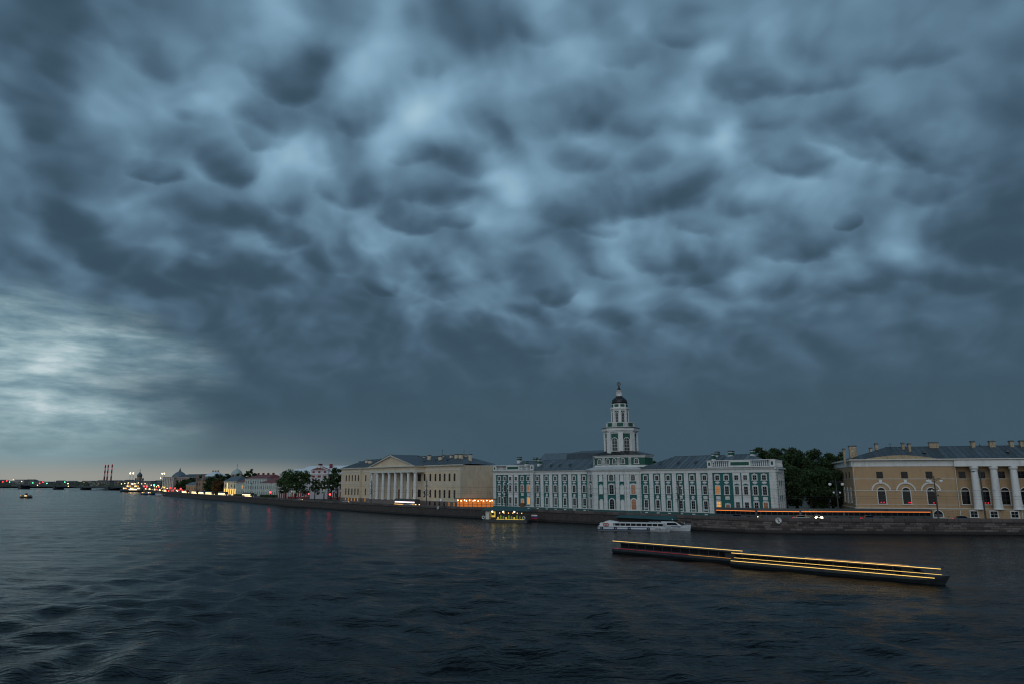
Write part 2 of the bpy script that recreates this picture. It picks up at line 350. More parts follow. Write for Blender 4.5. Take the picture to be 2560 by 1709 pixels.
# ------------------------------------------------------------------ mesh helpers
class MB:
    def __init__(s): s.v = []; s.f = []
    def add(s, vs, fs):
        o = len(s.v); s.v += [tuple(p) for p in vs]; s.f += [tuple(i + o for i in f) for f in fs]; return s
    def box(s, x0, x1, y0, y1, z0, z1):
        return s.add([(x0,y0,z0),(x1,y0,z0),(x1,y1,z0),(x0,y1,z0),(x0,y0,z1),(x1,y0,z1),(x1,y1,z1),(x0,y1,z1)],
                     [(3,2,1,0),(4,5,6,7),(0,1,5,4),(1,2,6,5),(2,3,7,6),(3,0,4,7)])
    def prism(s, pts, z0, z1):
        """vertical prism over a plan polygon (counter-clockwise)"""
        n = len(pts)
        return s.add([(x, y, z0) for x, y in pts] + [(x, y, z1) for x, y in pts],
                     [tuple(range(n))[::-1], tuple(range(n, 2 * n))] + [(i, (i + 1) % n, n + (i + 1) % n, n + i) for i in range(n)])
    def extr(s, pts, y0, y1):
        """outline in x-z, thickness along y"""
        n = len(pts)
        return s.add([(x, y0, z) for x, z in pts] + [(x, y1, z) for x, z in pts],
                     [tuple(range(n)), tuple(range(n, 2 * n))[::-1]] + [((i + 1) % n, i, n + i, n + (i + 1) % n) for i in range(n)])
    def lathe(s, prof, cx=0, cy=0, n=16, rot=0.0, sx=1.0, sy=1.0):
        vs = []; fs = []
        for r, z in prof:
            for i in range(n):
                a = rot + 2 * math.pi * i / n
                vs.append((cx + sx * r * math.cos(a), cy + sy * r * math.sin(a), z))
        for j in range(len(prof) - 1):
            for i in range(n):
                k = (i + 1) % n
                fs.append((j * n + i, j * n + k, (j + 1) * n + k, (j + 1) * n + i))
        fs.append(tuple(range(n))[::-1]); fs.append(tuple(range((len(prof) - 1) * n, len(prof) * n)))
        return s.add(vs, fs)
    def tube(s, p, q, r, r2=None, n=6):
        p = Vector(p); q = Vector(q); d = (q - p)
        if d.length < 1e-6: return s
        d.normalize(); a = d.orthogonal().normalized(); b = d.cross(a); r2 = r if r2 is None else r2
        vs = [p + (a * math.cos(2*math.pi*i/n) + b * math.sin(2*math.pi*i/n)) * r for i in range(n)] + \
             [q + (a * math.cos(2*math.pi*i/n) + b * math.sin(2*math.pi*i/n)) * r2 for i in range(n)]
        return s.add(vs, [(i, (i+1) % n, n + (i+1) % n, n + i) for i in range(n)] + [tuple(range(n))[::-1], tuple(range(n, 2*n))])
    def ball(s, c, r, n=8, m=6, sz=1.0):
        prof = [(r * math.sin(math.pi * (j + .02) / (m + .04)), c[2] - r * sz * math.cos(math.pi * j / m)) for j in range(m + 1)]
        return s.lathe(prof, c[0], c[1], n)
    def ring(s, c, R, r, n=14, m=6):
        """torus standing in the x-z plane"""
        vs = []; fs = []
        for i in range(n):
            a = 2*math.pi*i/n
            for j in range(m):
                b = 2*math.pi*j/m; k = R + r * math.cos(b)
                vs.append((c[0] + k * math.cos(a), c[1] + r * math.sin(b), c[2] + k * math.sin(a)))
        for i in range(n):
            for j in range(m):
                fs.append((i*m+j, i*m+(j+1)%m, ((i+1)%n)*m+(j+1)%m, ((i+1)%n)*m+j))
        return s.add(vs, fs)
    def mesh(s, name, m=None, smooth=False):
        me = bpy.data.meshes.new(name); me.from_pydata(s.v, [], s.f); me.update()
        if m: me.materials.append(m)
        if smooth:
            me.polygons.foreach_set('use_smooth', [True] * len(me.polygons))
        return me
def link(name, me, parent=None, loc=(0,0,0), rotz=0.0, label=None, kind=None, rot=None, scale=None):
    o = bpy.data.objects.new(name, me); col.objects.link(o)
    if parent: o.parent = parent
    o.location = loc; o.rotation_euler = rot or (0, 0, rotz)
    if scale: o.scale = scale
    if label: o['label'] = label
    if kind: o['kind'] = kind
    return o
def part(name, mb, m, parent, label=None, kind=None, smooth=False, loc=(0,0,0), rotz=0.0):
    return link(name, mb.mesh(name, m, smooth), parent, loc, rotz, label, kind)
def thing(name, label, cat, loc=(0,0,0), rotz=0.0, group=None, me=None):
    o = link(name, me, None, loc, rotz, label); o['category'] = cat
    if group: o['group'] = group
    return o
def kids(o): return [c for c in bpy.data.objects if c.parent == o]
def copy_tree(o, loc, rotz, label, scale=None):
    c = o.copy(); col.objects.link(c); c.location = loc; c.rotation_euler = (0, 0, rotz); c['label'] = label
    if scale: c.scale = scale
    for k in o.children:
        d = k.copy(); col.objects.link(d); d.parent = c
        for g in k.children:
            e = g.copy(); col.objects.link(e); e.parent = d
    return c
def structure(name, me, loc=(0,0,0)): return link(name, me, None, loc, kind='structure')

# ------------------------------------------------------------------ windows (shared meshes)
WM = {}
def arch_pts(w, h, n=10):
    r = w / 2; pts = [(-r, 0), (r, 0)]
    for i in range(n + 1):
        a = math.pi * i / n; pts.append((r * math.cos(a), h - r + r * math.sin(a)))
    return pts
def win_meshes(w, h, t, arch, style, mt):
    key = (round(w, 2), round(h, 2), t, arch, style, mt.name)
    if key in WM: return WM[key]
    b = MB(); r = w / 2; pr = -.16
    if arch:
        hs = h - r
        if t > 0:
            b.box(-r - t, -r, pr, 0, 0, hs); b.box(r, r + t, pr, 0, 0, hs)
            n = 10
            for i in range(n):
                a0 = math.pi * i / n; a1 = math.pi * (i + 1) / n
                q = [(r*math.cos(a0), hs + r*math.sin(a0)), ((r+t)*math.cos(a0), hs + (r+t)*math.sin(a0)), ((r+t)*math.cos(a1), hs + (r+t)*math.sin(a1)), (r*math.cos(a1), hs + r*math.sin(a1))]
                b.extr(q, pr, 0)
    elif t > 0:
        b.box(-r - t, -r, pr, 0, 0, h); b.box(r, r + t, pr, 0, 0, h); b.box(-r - t, r + t, pr, 0, h, h + t)
    if t > 0: b.box(-r - t - .12, r + t + .12, pr - .12, 0, -.22, 0)
    if style == 'hood': b.box(-r - t * .5, r + t * .5, pr - .10, 0, h + t, h + t + .16); b.box(-.22, .22, pr - .14, 0, h + t + .16, h + t + .30)
    fr = b; b = MB()
    if arch: b.box(-r, r, -.10, -.02, h - r - .05, h - r + .05)
    mz = .042
    top = h - (r if arch else 0)
    b.box(-mz, mz, -.11, -.02, 0, h - .03)
    k = 2 if h > 1.6 * w else 1
    for i in range(1, k + 1):
        z = top * i / (k + 1); b.box(-r, r, -.10, -.02, z - mz, z + mz)
    b.box(-r, -r + .07, -.095, -.02, 0, top); b.box(r - .07, r, -.095, -.02, 0, top)
    g = MB()
    if arch: g.extr(arch_pts(w, h), -.05, .0)
    else: g.box(-r, r, -.05, 0, 0, h)
    WM[key] = (fr.mesh('window', mt), g.mesh('pane', M_glass), b.mesh('sash'))
    return WM[key]
PANE = {}
SASH = {}
def window(parent, x, y, z, w, h, t=.28, arch=False, style='', mt=None, glass=None, rotz=0.0, name='window', label=None, sash=None):
    mt = mt or M_whitetrim; glass = glass or M_glass
    fm, pm, sm = win_meshes(w, h, t, arch, style, mt)
    sash = sash or (M_sashgrey if mt in (M_whitetrim, M_white) else M_sashdark)
    ks = (sm.name, sash.name)
    if ks not in SASH:
        c = sm.copy(); c.materials.append(sash); SASH[ks] = c
    sm = SASH[ks]
    bare = len(fm.vertices) == 0
    o = link(name, sm if bare else fm, parent, (x, y, z), rotz, label)
    if not bare and name != 'niche': link('sash', sm, o)
    if glass is not M_glass:
        k = (pm.name, glass.name)
        if k not in PANE:
            c = pm.copy(); c.materials[0] = glass; PANE[k] = c
        pm = PANE[k]
    link('pane', pm, o)
    return o

# ------------------------------------------------------------------ a facade: origin at its left end, x along it, y into the building
class Facade:
    def __init__(s, A, B, z0=3.1):
        s.A = Vector(A); s.B = Vector(B); d = (s.B - s.A); s.L = d.length; s.d = d.normalized(); s.n = Vector((-s.d.y, s.d.x)); s.z0 = z0
        s.ang = math.atan2(s.d.y, s.d.x)
    def s(s_, u, y=0.0, v=1215.0):
        r = ray(u, v); O = s_.A + s_.n * y
        # O + d*t = k*(r.x, r.y)
        det = s_.d.x * (-r.y) - s_.d.y * (-r.x)
        return ((-O.x) * (-r.y) - (-O.y) * (-r.x)) / det
    def Y(s_, u, y=0.0): return (s_.A + s_.n * y + s_.d * s_.s(u, y)).y
    def z(s_, u, v, y=0.0):
        return at_depth(u, v, s_.Y(u, y)).z - s_.z0
    def world(s_, x, y): return s_.A + s_.d * x + s_.n * y
    def root(s_, name, label, cat='building', group=None):
        return thing(name, label, cat, (s_.A.x, s_.A.y, s_.z0), s_.ang, group)
    def loc(s_, P):   # plan point -> local
        q = Vector(P) - s_.A; return (q.dot(s_.d), q.dot(s_.n))

def hip_roof(root, x0, x1, y0, y1, z, h, li, ri, m, pw=1.6, name='roof_panel', over=.35):
    """hipped roof; the front slope is laid in separate sheet-metal panels with standing seams"""
    ym = (y0 + y1) / 2; x0 -= over; x1 += over; yf = y0 - over; yb = y1 + over
    r0 = x0 + li; r1 = x1 - ri
    core = MB(); d = .05
    core.add([(x0,yf+d,z),(x1,yf+d,z),(x1,yb,z),(x0,yb,z),(r0,ym,z+h-d),(r1,ym,z+h-d)], [(0,1,5,4),(1,2,5),(2,3,4,5),(3,0,4),(3,2,1,0)])
    rf = part('roof', core, m, root)
    n = max(2, int((x1 - x0) / pw))
    for i in range(n):
        a = i / n; b = (i + 1) / n
        e0 = x0 + (x1 - x0) * a; e1 = x0 + (x1 - x0) * b
        # panels run straight up the slope; at the hips they are cut off
        def top(x):
            k = 1.0
            if li > 0 and x < r0: k = (x - x0) / li
            if ri > 0 and x > r1: k = (x1 - x) / ri
            k = max(0.0, min(1.0, k)); return (x, yf + (ym - yf) * k, z + h * k)
        t0 = top(e0); t1 = top(e1); g = .045
        P = MB(); u = .05
        pts = [(e0 + g, yf, z + .02), (e1 - g, yf, z + .02), (t1[0] - g, t1[1], t1[2] + .02), (t0[0] + g, t0[1], t0[2] + .02)]
        mids = []
        if li > 0 and e0 < r0 < e1: mids = [(r0, ym, z + h + .02)]
        if ri > 0 and e0 < r1 < e1: mids = [(r1, ym, z + h + .02)]
        pts = pts[:3] + mids + pts[3:]
        k = len(pts)
        vs = pts + [(x, y + .0, zz + u) for x, y, zz in pts]
        P.add(vs, [tuple(range(k, 2 * k))] + [(j, (j + 1) % k, k + (j + 1) % k, k + j) for j in range(k)])
        P.box(e1 - g, e1 + g, yf, yf + .01, z, z + .14)
        sl = MB(); part(name, P, m, rf)
    seam = MB()
    for i in range(1, n):
        x = x0 + (x1 - x0) * i / n; k = 1.0
        if li > 0 and x < r0: k = (x - x0) / li
        if ri > 0 and x > r1: k = (x1 - x) / ri
        q = (x, yf + (ym - yf) * k, z + h * k + .1)
        seam.tube((x, yf, z + .1), q, .05, n=4)
    part('seam', seam, M_darkroof, rf, kind='stuff')
    rg = MB(); rg.tube((r0, ym, z + h + .06), (r1, ym, z + h + .06), .12, n=6); part('ridge_cap', rg, m, rf)
    return rf
def chimney(root, F, u0, u1, v0, v1, y, m=None, cap=None, base=None, depth=1.4):
    m = m or M_whitetrim
    um = (u0 + u1) / 2; x0 = F.s(u0, y, v1); x1 = F.s(u1, y, v1)
    zt = at_depth(um, v0, F.Y(um, y)).z - F.z0; zb = at_depth(um, v1, F.Y(um, y)).z - F.z0
    w = abs(x1 - x0) * .62; xm = (x0 + x1) / 2
    b = MB(); h = zt - zb
    b.box(xm - w/2, xm + w/2, y, y + depth, zb - 2.2, zt - .12); c = part('chimney', b, m, root)
    b = MB(); b.box(xm - w/2 - .16, xm + w/2 + .16, y - .16, y + depth + .16, zt - .12, zt + .08); b.box(xm - w/2, xm + w/2, y, y + depth, zt + .08, zt + .2)
    part('chimney_cap', b, cap or M_darkroof, c)
    if base:
        b = MB(); b.box(xm - w/2 - .05, xm + w/2 + .05, y - .05, y + depth + .05, zb + h * .35, zb + h * .78); part('chimney_panel', b, base, c)
    return c
def quoin(root, x0, x1, y, z0, z1, m=None, step=.42, name='quoin'):
    b = MB(); n = int((z1 - z0) / step); st = (z1 - z0) / n
    for i in range(n):
        b.box(x0, x1, y - .22, y + .05, z0 + i * st, z0 + (i + 1) * st - .15)
    b.box(x0 + .05, x1 - .05, y - .10, y + .04, z0, z1)
    return part(name, b, m or M_white, root)
def pipe(root, x, y, z0, z1, m=None):
    b = MB(); b.tube((x, y - .3, z0), (x, y - .3, z1 - 1.0), .09); b.tube((x, y - .3, z1 - 1.0), (x + .5, y - .7, z1), .09)
    return part('drainpipe', b, m or M_skirt, root)
# ================================================================== MUSEUM with the tower
K = Facade((6.3, 305), (88, 217))
kr = K.root('museum_building', 'long turquoise and white baroque museum with a domed octagonal tower')
DZ = 3.1
sA, sW1, sT0, sT1, sW2, sB = 0.0, K.s(1338), K.s(1471), K.s(1603), K.s(1775), K.L
rowz = ((14.3, 1.35), (9.9, 2.4), (5.15, 2.45))
DEEP = 14.0
side = K.loc(((1960 - X0) / FH * 230, 230))
b = MB(); b.box(sA + .4, sW2 + 1, 0, DEEP, .9, 13.5); b.box(sA + .4, sW2 + 1, .002, DEEP, -.5, .9)
part('wall', b, M_teal, kr)
# projecting wings
wy = -.9
b = MB(); b.box(sA, sW1, wy, 1, .9, 13.5); part('wing_wall', b, M_teal, kr)
b = MB(); b.prism([(sW2, wy), (sB, wy), side, (sW2, side[1])], .9, 13.5); part('wing_wall', b, M_teal, kr)
b = MB(); b.box(sA - .15, sW1 + .1, wy - .15, 1, -.5, .9); b.box(sW1 + .1, sW2 - .1, -.15, 1, -.5, .9); b.prism([(sW2 - .1, wy - .15), (sB + .15, wy - .15), (side[0] + .15, side[1]), (sW2, side[1])], -.5, .9)
part('plinth', b, M_tealplinth, kr)
b = MB(); b.box(sA - .2, sW1 + .12, wy - .2, 1, .9, 1.08); b.box(sW1 + .12, sW2 - .12, -.2, 1, .9, 1.08); b.box(sW2 - .12, sB + .2, wy - .2, 1, .9, 1.08); part('string_course', b, M_whitetrim, kr)
for (x0, x1, yy) in ((sA - .1, sW1, wy), (sW1, sT0, 0), (sT1, sW2, 0), (sW2, sB + .1, wy)):
    b = MB(); b.box(x0, x1, yy - .25, 1, 13.4, 14.3); b.box(x0, x1, yy - .38, 1, 14.3, 14.42); b.box(x0 - .1, x1 + .1, yy - .55, 1, 14.42, 14.62); b.box(x0 - .1, x1 + .1, yy - .8, 1, 14.62, 14.85)
    part('cornice', b, M_whitetrim, kr)
    b = MB(); b.box(x0 - .1, x1 + .1, yy - .95, 1, 14.85, 14.95); part('gutter', b, M_darkroof, kr)
b = MB(); dx, dy = side[0] - sB, side[1] - wy
for (p, z0, z1) in ((.25, 13.4, 14.42), (.8, 14.42, 14.85)):
    b.prism([(sB, wy - p), (sB + p, wy - p), (side[0] + p, side[1]), (side[0], side[1])], z0, z1)
part('side_cornice', b, M_whitetrim, kr)
# windows of the wings and the ranges
lit = {1321: {1: M_litdim, 2: M_litwin}, 1306: {1: M_glassbrown, 2: M_litdim}, 1795: {1: M_litdim, 2: M_litwin}, 1912: {2: M_glassbrown}, 1817: {2: M_glassbrown}, 1843: {2: M_glassgrey}}
def museum_col(u, y, panels, white_bay=False):
    x = K.s(u, y); k = int(round(u))
    if white_bay:
        b = MB(); b.box(x - 1.25, x + 1.25, y - .14, y, 1.08, 13.35); part('pilaster', b, M_whitetrim, kr)
        b = MB(); z = 9.6
        b.extr([(x - 1.0, z), (x + 1.0, z), (x + .75, z + .22), (x, z + .55), (x - .75, z + .22)], y - .3, y - .14); part('pediment_hood', b, M_teal, kr)
    off = -.14 if white_bay else 0
    for i, (zb, h) in enumerate(rowz):
        g = lit.get(k, {}).get(i) or (M_glassgrey if rng.random() < .22 else M_glass)
        z = zb - DZ
        window(kr, x, y + off, z, 1.3, h if not (k in (1306, 1817) and i == 2) else 1.6, .25, False, '' if white_bay else 'hood', glass=g)
    if not white_bay:
        b = MB(); b.lathe([(.01, 0), (.8, 0), (.8, .14), (.01, .14)], 0, 0, 12, sy=.45)
        o = part('oval_panel', b, M_whitetrim, kr, loc=(x, y, 13.5 - DZ)); o.rotation_euler = (math.pi / 2, 0, 0)
        if panels == 'round':
            b = MB(); b.lathe([(.01, 0), (.55, 0), (.55, .12), (.01, .12)], 0, 0, 12); o = part('round_panel', b, M_whitetrim, kr, loc=(x, y, 8.75 - DZ)); o.rotation_euler = (math.pi / 2, 0, 0)
        else:
            b = MB(); b.box(x - .72, x + .72, y - .12, y, 8.3 - DZ, 9.3 - DZ); part('panel', b, M_whitetrim, kr)
    b = MB(); b.box(x - .95, x + .95, y + off - .17, y + off, 1.08, 4.92 - DZ); ap = part('window_apron', b, M_whitetrim, kr)
    b = MB(); b.box(x - .65, x + .65, y + off - .22, y + off - .17, 1.25, 1.65); part('apron_inset', b, M_teal, ap)
    b = MB(); b.box(x - .55, x + .55, y - .24, y - .15, .25, .55); part('plinth_vent', b, M_whitetrim, kr)
for u in (1248.8, 1262.1, 1306.2, 1321.2, 1794.7, 1817.3, 1888.5, 1911.8): museum_col(u, wy, 'rect')
for u in (1276.7, 1290.6, 1843, 1865.4): museum_col(u, wy, 'rect', True)
for i, u in enumerate((1344.3, 1367, 1388.9, 1412.5, 1435.9, 1461)): museum_col(u, 0, 'round' if i in (1, 4) else 'rect')
for i, u in enumerate((1614.6, 1643.4, 1671.5, 1700.8, 1731.4, 1762.6)): museum_col(u, 0, 'round' if i in (1, 4) else 'rect')
for u in (1355.5, 1377.3, 1400.6, 1425.2, 1449, 1629, 1657.4, 1686.6, 1716.8, 1747.6):
    x = K.s(u, 0); b = MB(); b.box(x - .77, x + .77, -.16, 0, 1.08, 13.4); part('pilaster', b, M_whitetrim, kr)
quoin(kr, sA, sA + 1.6, wy, 1.08, 13.4); quoin(kr, sW1 - 1.7, sW1, wy, 1.08, 13.4); quoin(kr, sW2, sW2 + 1.6, wy, 1.08, 13.4); quoin(kr, sB - 1.9, sB, wy, 1.08, 13.4)
for u in (1339, 1471, 1602, 1776): pipe(kr, K.s(u, 0), -.2, 0, 14.6)
# side face of the right wing: narrow white bays
ang = math.atan2(dy, dx); Ls = math.hypot(dx, dy)
for k in range(3):
    t = .28 + .24 * k; x = sB + dx * t; y = wy + dy * t
    b = MB(); b.box(-.75, .75, -.14, .02, 1.1, 13.3); o = part('side_pilaster', b, M_whitetrim, kr, loc=(x, y, 0), rotz=ang)
    for zb, h in rowz: window(kr, x + .14 * math.sin(ang), y - .14 * math.cos(ang), zb - DZ, 1.1, h, .2, rotz=ang, glass=M_glassgrey)
b = MB()
for i in range(28):
    z = 1.1 + i * .44; b.box(0, 2.0, -.2, .02, z, z + .33); b.box(Ls - 1.8, Ls, -.2, .02, z, z + .33)
part('side_quoin', b, M_white, kr, loc=(sB, wy, 0), rotz=ang)
# doors
for (u, w) in ((1306.2, 2.2), (1821, 3.4)):
    x = K.s(u, wy); b = MB(); b.box(x - w / 2, x + w / 2, wy - .30, wy - .05, -.3, 2.4); part('door', b, M_wood, kr, label='brown wooden door')
# roofs
hip_roof(kr, sW1 - 9, sT0 + 1, 0, 16, 14.9, 4.2, 7, 5, M_metalroof, 1.5)
hip_roof(kr, sT1 - 1, sW2 + 3, 0, 16, 14.9, 4.2, 10, 2, M_metalroof, 1.5)
hip_roof(kr, sA + 1, sW1 + 1.5, 1.5, 16, 15.0, 4.0, 7, 4, M_metalroof, 1.6)
hip_roof(kr, sW2 + 1, sB - 4.6, 1.5, 14, 15.0, 4.1, 3, 7, M_metalroof, 1.6)
# parapet with balusters over each wing
for (x0, x1) in ((sA, sW1), (sW2, sB)):
    m0 = x0 + (x1 - x0) * .34; m1 = x0 + (x1 - x0) * .66
    pw = 1.5; y0 = wy - .1
    b = MB()
    for a, c in ((x0, x0 + pw), (m0, m1), (x1 - pw, x1)): b.box(a, c, y0, y0 + .6, 15.0, 17.0)
    b.box(x0 - .1, x1 + .1, y0 - .08, y0 + .68, 17.0, 17.25); b.box(x0 + pw, m0, y0 + .05, y0 + .55, 15.0, 15.3); b.box(m1, x1 - pw, y0 + .05, y0 + .55, 15.0, 15.3)
    o = part('roof_parapet', b, M_whitetrim, kr)
    b = MB()
    for a, c in ((x0 + .4, x0 + pw - .4), (m0 + .5, m1 - .5), (x1 - pw + .4, x1 - .4)): b.box(a, c, y0 - .03, y0, 15.6, 16.6)
    part('parapet_inset', b, M_green, o)
    b = MB()
    for a, c in ((x0 + pw, m0), (m1, x1 - pw)):
        n = int((c - a) / .62)
        for i in range(n):
            xx = a + (i + .5) * (c - a) / n
            b.lathe([(.12, 15.3), (.20, 15.75), (.09, 16.3), (.13, 17.0)], xx, y0 + .3, 6)
    part('baluster', b, M_whitetrim, o, kind='stuff')
b = MB(); y0 = wy; n = 10
for i in range(n):
    t0 = i / n; xx = sB + dx * t0; yy = wy + dy * t0
    b.lathe([(.12, 15.1), (.20, 15.7), (.09, 16.3), (.13, 17.0)], xx, yy, 6)
for z0, z1 in ((15.0, 15.2), (17.0, 17.25)): b.add([(sB - .3, wy, z0), (sB, wy, z0), (side[0], side[1], z0), (side[0] - .3, side[1], z0), (sB - .3, wy, z1), (sB, wy, z1), (side[0], side[1], z1), (side[0] - .3, side[1], z1)], [(3,2,1,0),(4,5,6,7),(0,1,5,4),(1,2,6,5),(2,3,7,6),(3,0,4,7)])
part('side_parapet', b, M_whitetrim, kr)
for a in ((1778, 1785.5, 1134, 1152, 3), (1787, 1796, 1129, 1141, 7), (1818, 1834, 1127, 1141.5, 7), (1873, 1886, 1125, 1139, 7),
          (1290.5, 1301, 1142, 1153, 7), (1310, 1316, 1152, 1161, 4), (1330, 1342, 1143.5, 1152, 9), (1341, 1350, 1148, 1163, 3)):
    chimney(kr, K, *a, base=M_green)

# central block with chamfered corners
PJ = 3.0
cx0, cx1 = K.s(1484, -PJ), K.s(1566, -PJ)
plan = [(sT0, 2), (sT0, 0), (cx0, -PJ), (cx1, -PJ), (sT1, 0), (sT1, 2)]
def grow(pl, g):
    c = (sum(p[0] for p in pl) / len(pl), sum(p[1] for p in pl) / len(pl)); out = []
    for x, y in pl:
        d = Vector((x - c[0], y - c[1])); out.append((x + (g if d.x > 0 else -g) * (1 if abs(d.x) > 1 else 0), y - g))
    return out
b = MB(); b.prism(plan, .9, 13.5); part('centre_wall', b, M_teal, kr)
b = MB(); b.prism(grow(plan, .15), -.5, .9); part('centre_plinth', b, M_tealplinth, kr)
b = MB(); b.prism(grow(plan, .25), 13.1, 14.3); b.prism(grow(plan, .55), 14.3, 14.6); b.prism(grow(plan, .8), 14.6, 14.85); part('centre_cornice', b, M_whitetrim, kr)
b = MB(); b.prism(grow(plan, .2), .9, 1.08); part('string_course', b, M_whitetrim, kr)
def frame_on(p, q):
    p = Vector(p); q = Vector(q); d = (q - p).normalized(); return p, d, math.atan2(d.y, d.x), (q - p).length
def on_edge(p, q, t): 
    P, d, a, L = frame_on(p, q); X = P + d * (L * t); return X.x, X.y, a
edges = [((sT0, 0), (cx0, -PJ)), ((cx0, -PJ), (cx1, -PJ)), ((cx1, -PJ), (sT1, 0))]
def qu_edge(e, t0, t1):
    P, d, a, L = frame_on(*e); o = quoin(kr, 0, L * (t1 - t0), 0, 1.08, 13.1); o.location = (P.x + d.x * L * t0, P.y + d.y * L * t0, 0); o.rotation_euler = (0, 0, a)
for t0, t1 in ((.0, .22), (.76, 1.0)): qu_edge(edges[0], t0, t1)
for t0, t1 in ((.0, .14), (.32, .43), (.69, .80), (.945, 1.0)): qu_edge(edges[1], t0, t1)
for t0, t1 in ((.0, .22), (.68, 1.0)): qu_edge(edges[2], t0, t1)
def niche(e, t, z, w, h, arch=True):
    x, y, a = on_edge(*e, t); window(kr, x, y, z, w, h, .22, arch, glass=M_white, rotz=a, name='niche')
def cwin(e, t, z, w, h, arch=False, glass=None, style=''):
    x, y, a = on_edge(*e, t); b = MB()
    window(kr, x, y, z, w, h, .34, arch, style, rotz=a, glass=glass)
for t in (.235, .875):
    niche(edges[1], t, 14.0 - DZ, 1.1, 2.1); niche(edges[1], t, 9.6 - DZ, 1.15, 3.0); niche(edges[1], t, 4.3 - DZ, 1.2, 3.2)
cwin(edges[1], .56, 14.1 - DZ, 1.9, 2.2, True, M_glassgrey); cwin(edges[1], .56, 9.5 - DZ, 1.9, 3.1, style='hood'); cwin(edges[1], .56, 4.4 - DZ, 2.0, 3.4, True)
for e, t, g in ((edges[0], .5, M_glassgrey), (edges[2], .46, M_glassbrown)):
    cwin(e, t, 14.1 - DZ, 1.5, 2.1, True, M_glassgrey); cwin(e, t, 9.6 - DZ, 1.5, 3.0, False, g, 'hood'); cwin(e, t, 4.4 - DZ, 1.6, 3.5, True, g)
# pale sheet-metal skirt roof
c3 = grow(plan, .95); inner = [(sT0 + 3, 2), (sT0 + 3, .5), (cx0 + .8, -1.6), (cx1 - .8, -1.6), (sT1 - 3, .5), (sT1 - 3, 2)]
b = MB(); n = 6
b.add([(x, y, 14.85) for x, y in c3] + [(x, y, 16.0) for x, y in inner], [tuple(range(n))[::-1], tuple(range(n, 2*n))] + [(i, (i+1) % n, n + (i+1) % n, n + i) for i in range(n)])
part('skirt_roof', b, M_skirt, kr)

# tower
ty = 4.6
tx = K.s(1554, ty, 1150)
TY = K.world(tx, ty).y
def tz(v): return at_depth(1552, v, TY).z - DZ
zs = {k: tz(k) for k in (953.8, 963, 964, 973.3, 974.4, 989.4, 990.5, 1008.9, 1011, 1019, 1020.4, 1023, 1027, 1054.4, 1056, 1067.4, 1069.7, 1075.5, 1077.8, 1124, 1133, 1137.5, 1168)}
# second stage: wide green block
hw, hf, hb_, ch = 11.3, 6.2, 7.0, 4.2
oct2 = [(tx - hw, ty - hf + ch), (tx - hw + ch, ty - hf), (tx + hw - ch, ty - hf), (tx + hw, ty - hf + ch), (tx + hw, ty + hb_ - ch), (tx + hw - ch, ty + hb_), (tx - hw + ch, ty + hb_), (tx - hw, ty + hb_ - ch)]
b = MB(); b.prism(oct2, 13.0, zs[1137.5]); part('upper_block', b, M_green, kr)
def scale_plan(pl, g): return [(tx + (x - tx) * (1 + g / hw), ty + (y - ty) * (1 + g / hf)) for x, y in pl]
b = MB(); z = zs[1137.5]
b.prism(scale_plan(oct2, .12), z - .9, z - .35); b.prism(scale_plan(oct2, .5), z - .35, z); b.prism(scale_plan(oct2, .08), 15.7, 16.4); part('upper_cornice', b, M_whitetrim, kr)
b = MB(); o2 = scale_plan(oct2, .8); o3 = [(tx + (x - tx) * .5, ty + (y - ty) * .8) for x, y in oct2]
b.add([(x, y, z) for x, y in o2] + [(x, y, z + 1.5) for x, y in o3], [tuple(range(8))[::-1], tuple(range(8, 16))] + [(i, (i+1) % 8, 8 + (i+1) % 8, 8 + i) for i in range(8)])
part('upper_roof', b, M_domeblack, kr)
zb2 = 16.9; h2 = zs[1137.5] - 1.3 - zb2
for i in range(8):
    p, q = oct2[i], oct2[(i + 1) % 8]
    if i in (3, 4, 5): continue
    L = (Vector(q) - Vector(p)).length
    ts = (.5,) if L < 8 else (.14, .40, .60, .86)
    for t in ts:
        x, y, a = on_edge(p, q, t); window(kr, x, y, zb2, 1.35, h2, .2, True, rotz=a, glass=M_glassgrey)
    if L < 8 or True:
        P, d, a, L = frame_on(p, q)
        for (t0, t1) in (((.04, .20),) if L < 8 else ((.22, .31), (.685, .77))):
            bb = MB(); nn = 7
            for j in range(nn): bb.box(0, L * (t1 - t0), -.14, .02, 16.5 + j * (h2 + 1) / nn, 16.5 + (j + .55) * (h2 + 1) / nn)
            o = part('banded_pilaster', bb, M_whitetrim, kr); o.location = (P.x + d.x * L * t0, P.y + d.y * L * t0, 0); o.rotation_euler = (0, 0, a)
# octagonal stage with tall arched windows
ROT = math.radians(13)
def octagon(r, rot=ROT, n=8): return [(tx + r / math.cos(math.pi / n) * math.cos(rot + math.pi / n * (2 * i + 1) - math.pi / 2), ty + r / math.cos(math.pi / n) * math.sin(rot + math.pi / n * (2 * i + 1) - math.pi / 2)) for i in range(n)]
R3 = 5.4
b = MB(); b.prism(octagon(R3), zs[1137.5], zs[1077.8]); part('tower_stage', b, M_green, kr)
b = MB()
z = zs[1077.8]; b.prism(octagon(R3 + .15), z - .9, z - .5); b.prism(octagon(R3 + .45), z - .35, z + .1); b.prism(octagon(R3 + .75), z + .1, zs[1069.7] - .1); part('tower_cornice', b, M_whitetrim, kr)
b = MB(); b.prism(octagon(R3 + 1.0), zs[1069.7] - .1, zs[1069.7] + .08); part('cornice_roof', b, M_domeblack, kr)
o8 = octagon(R3)
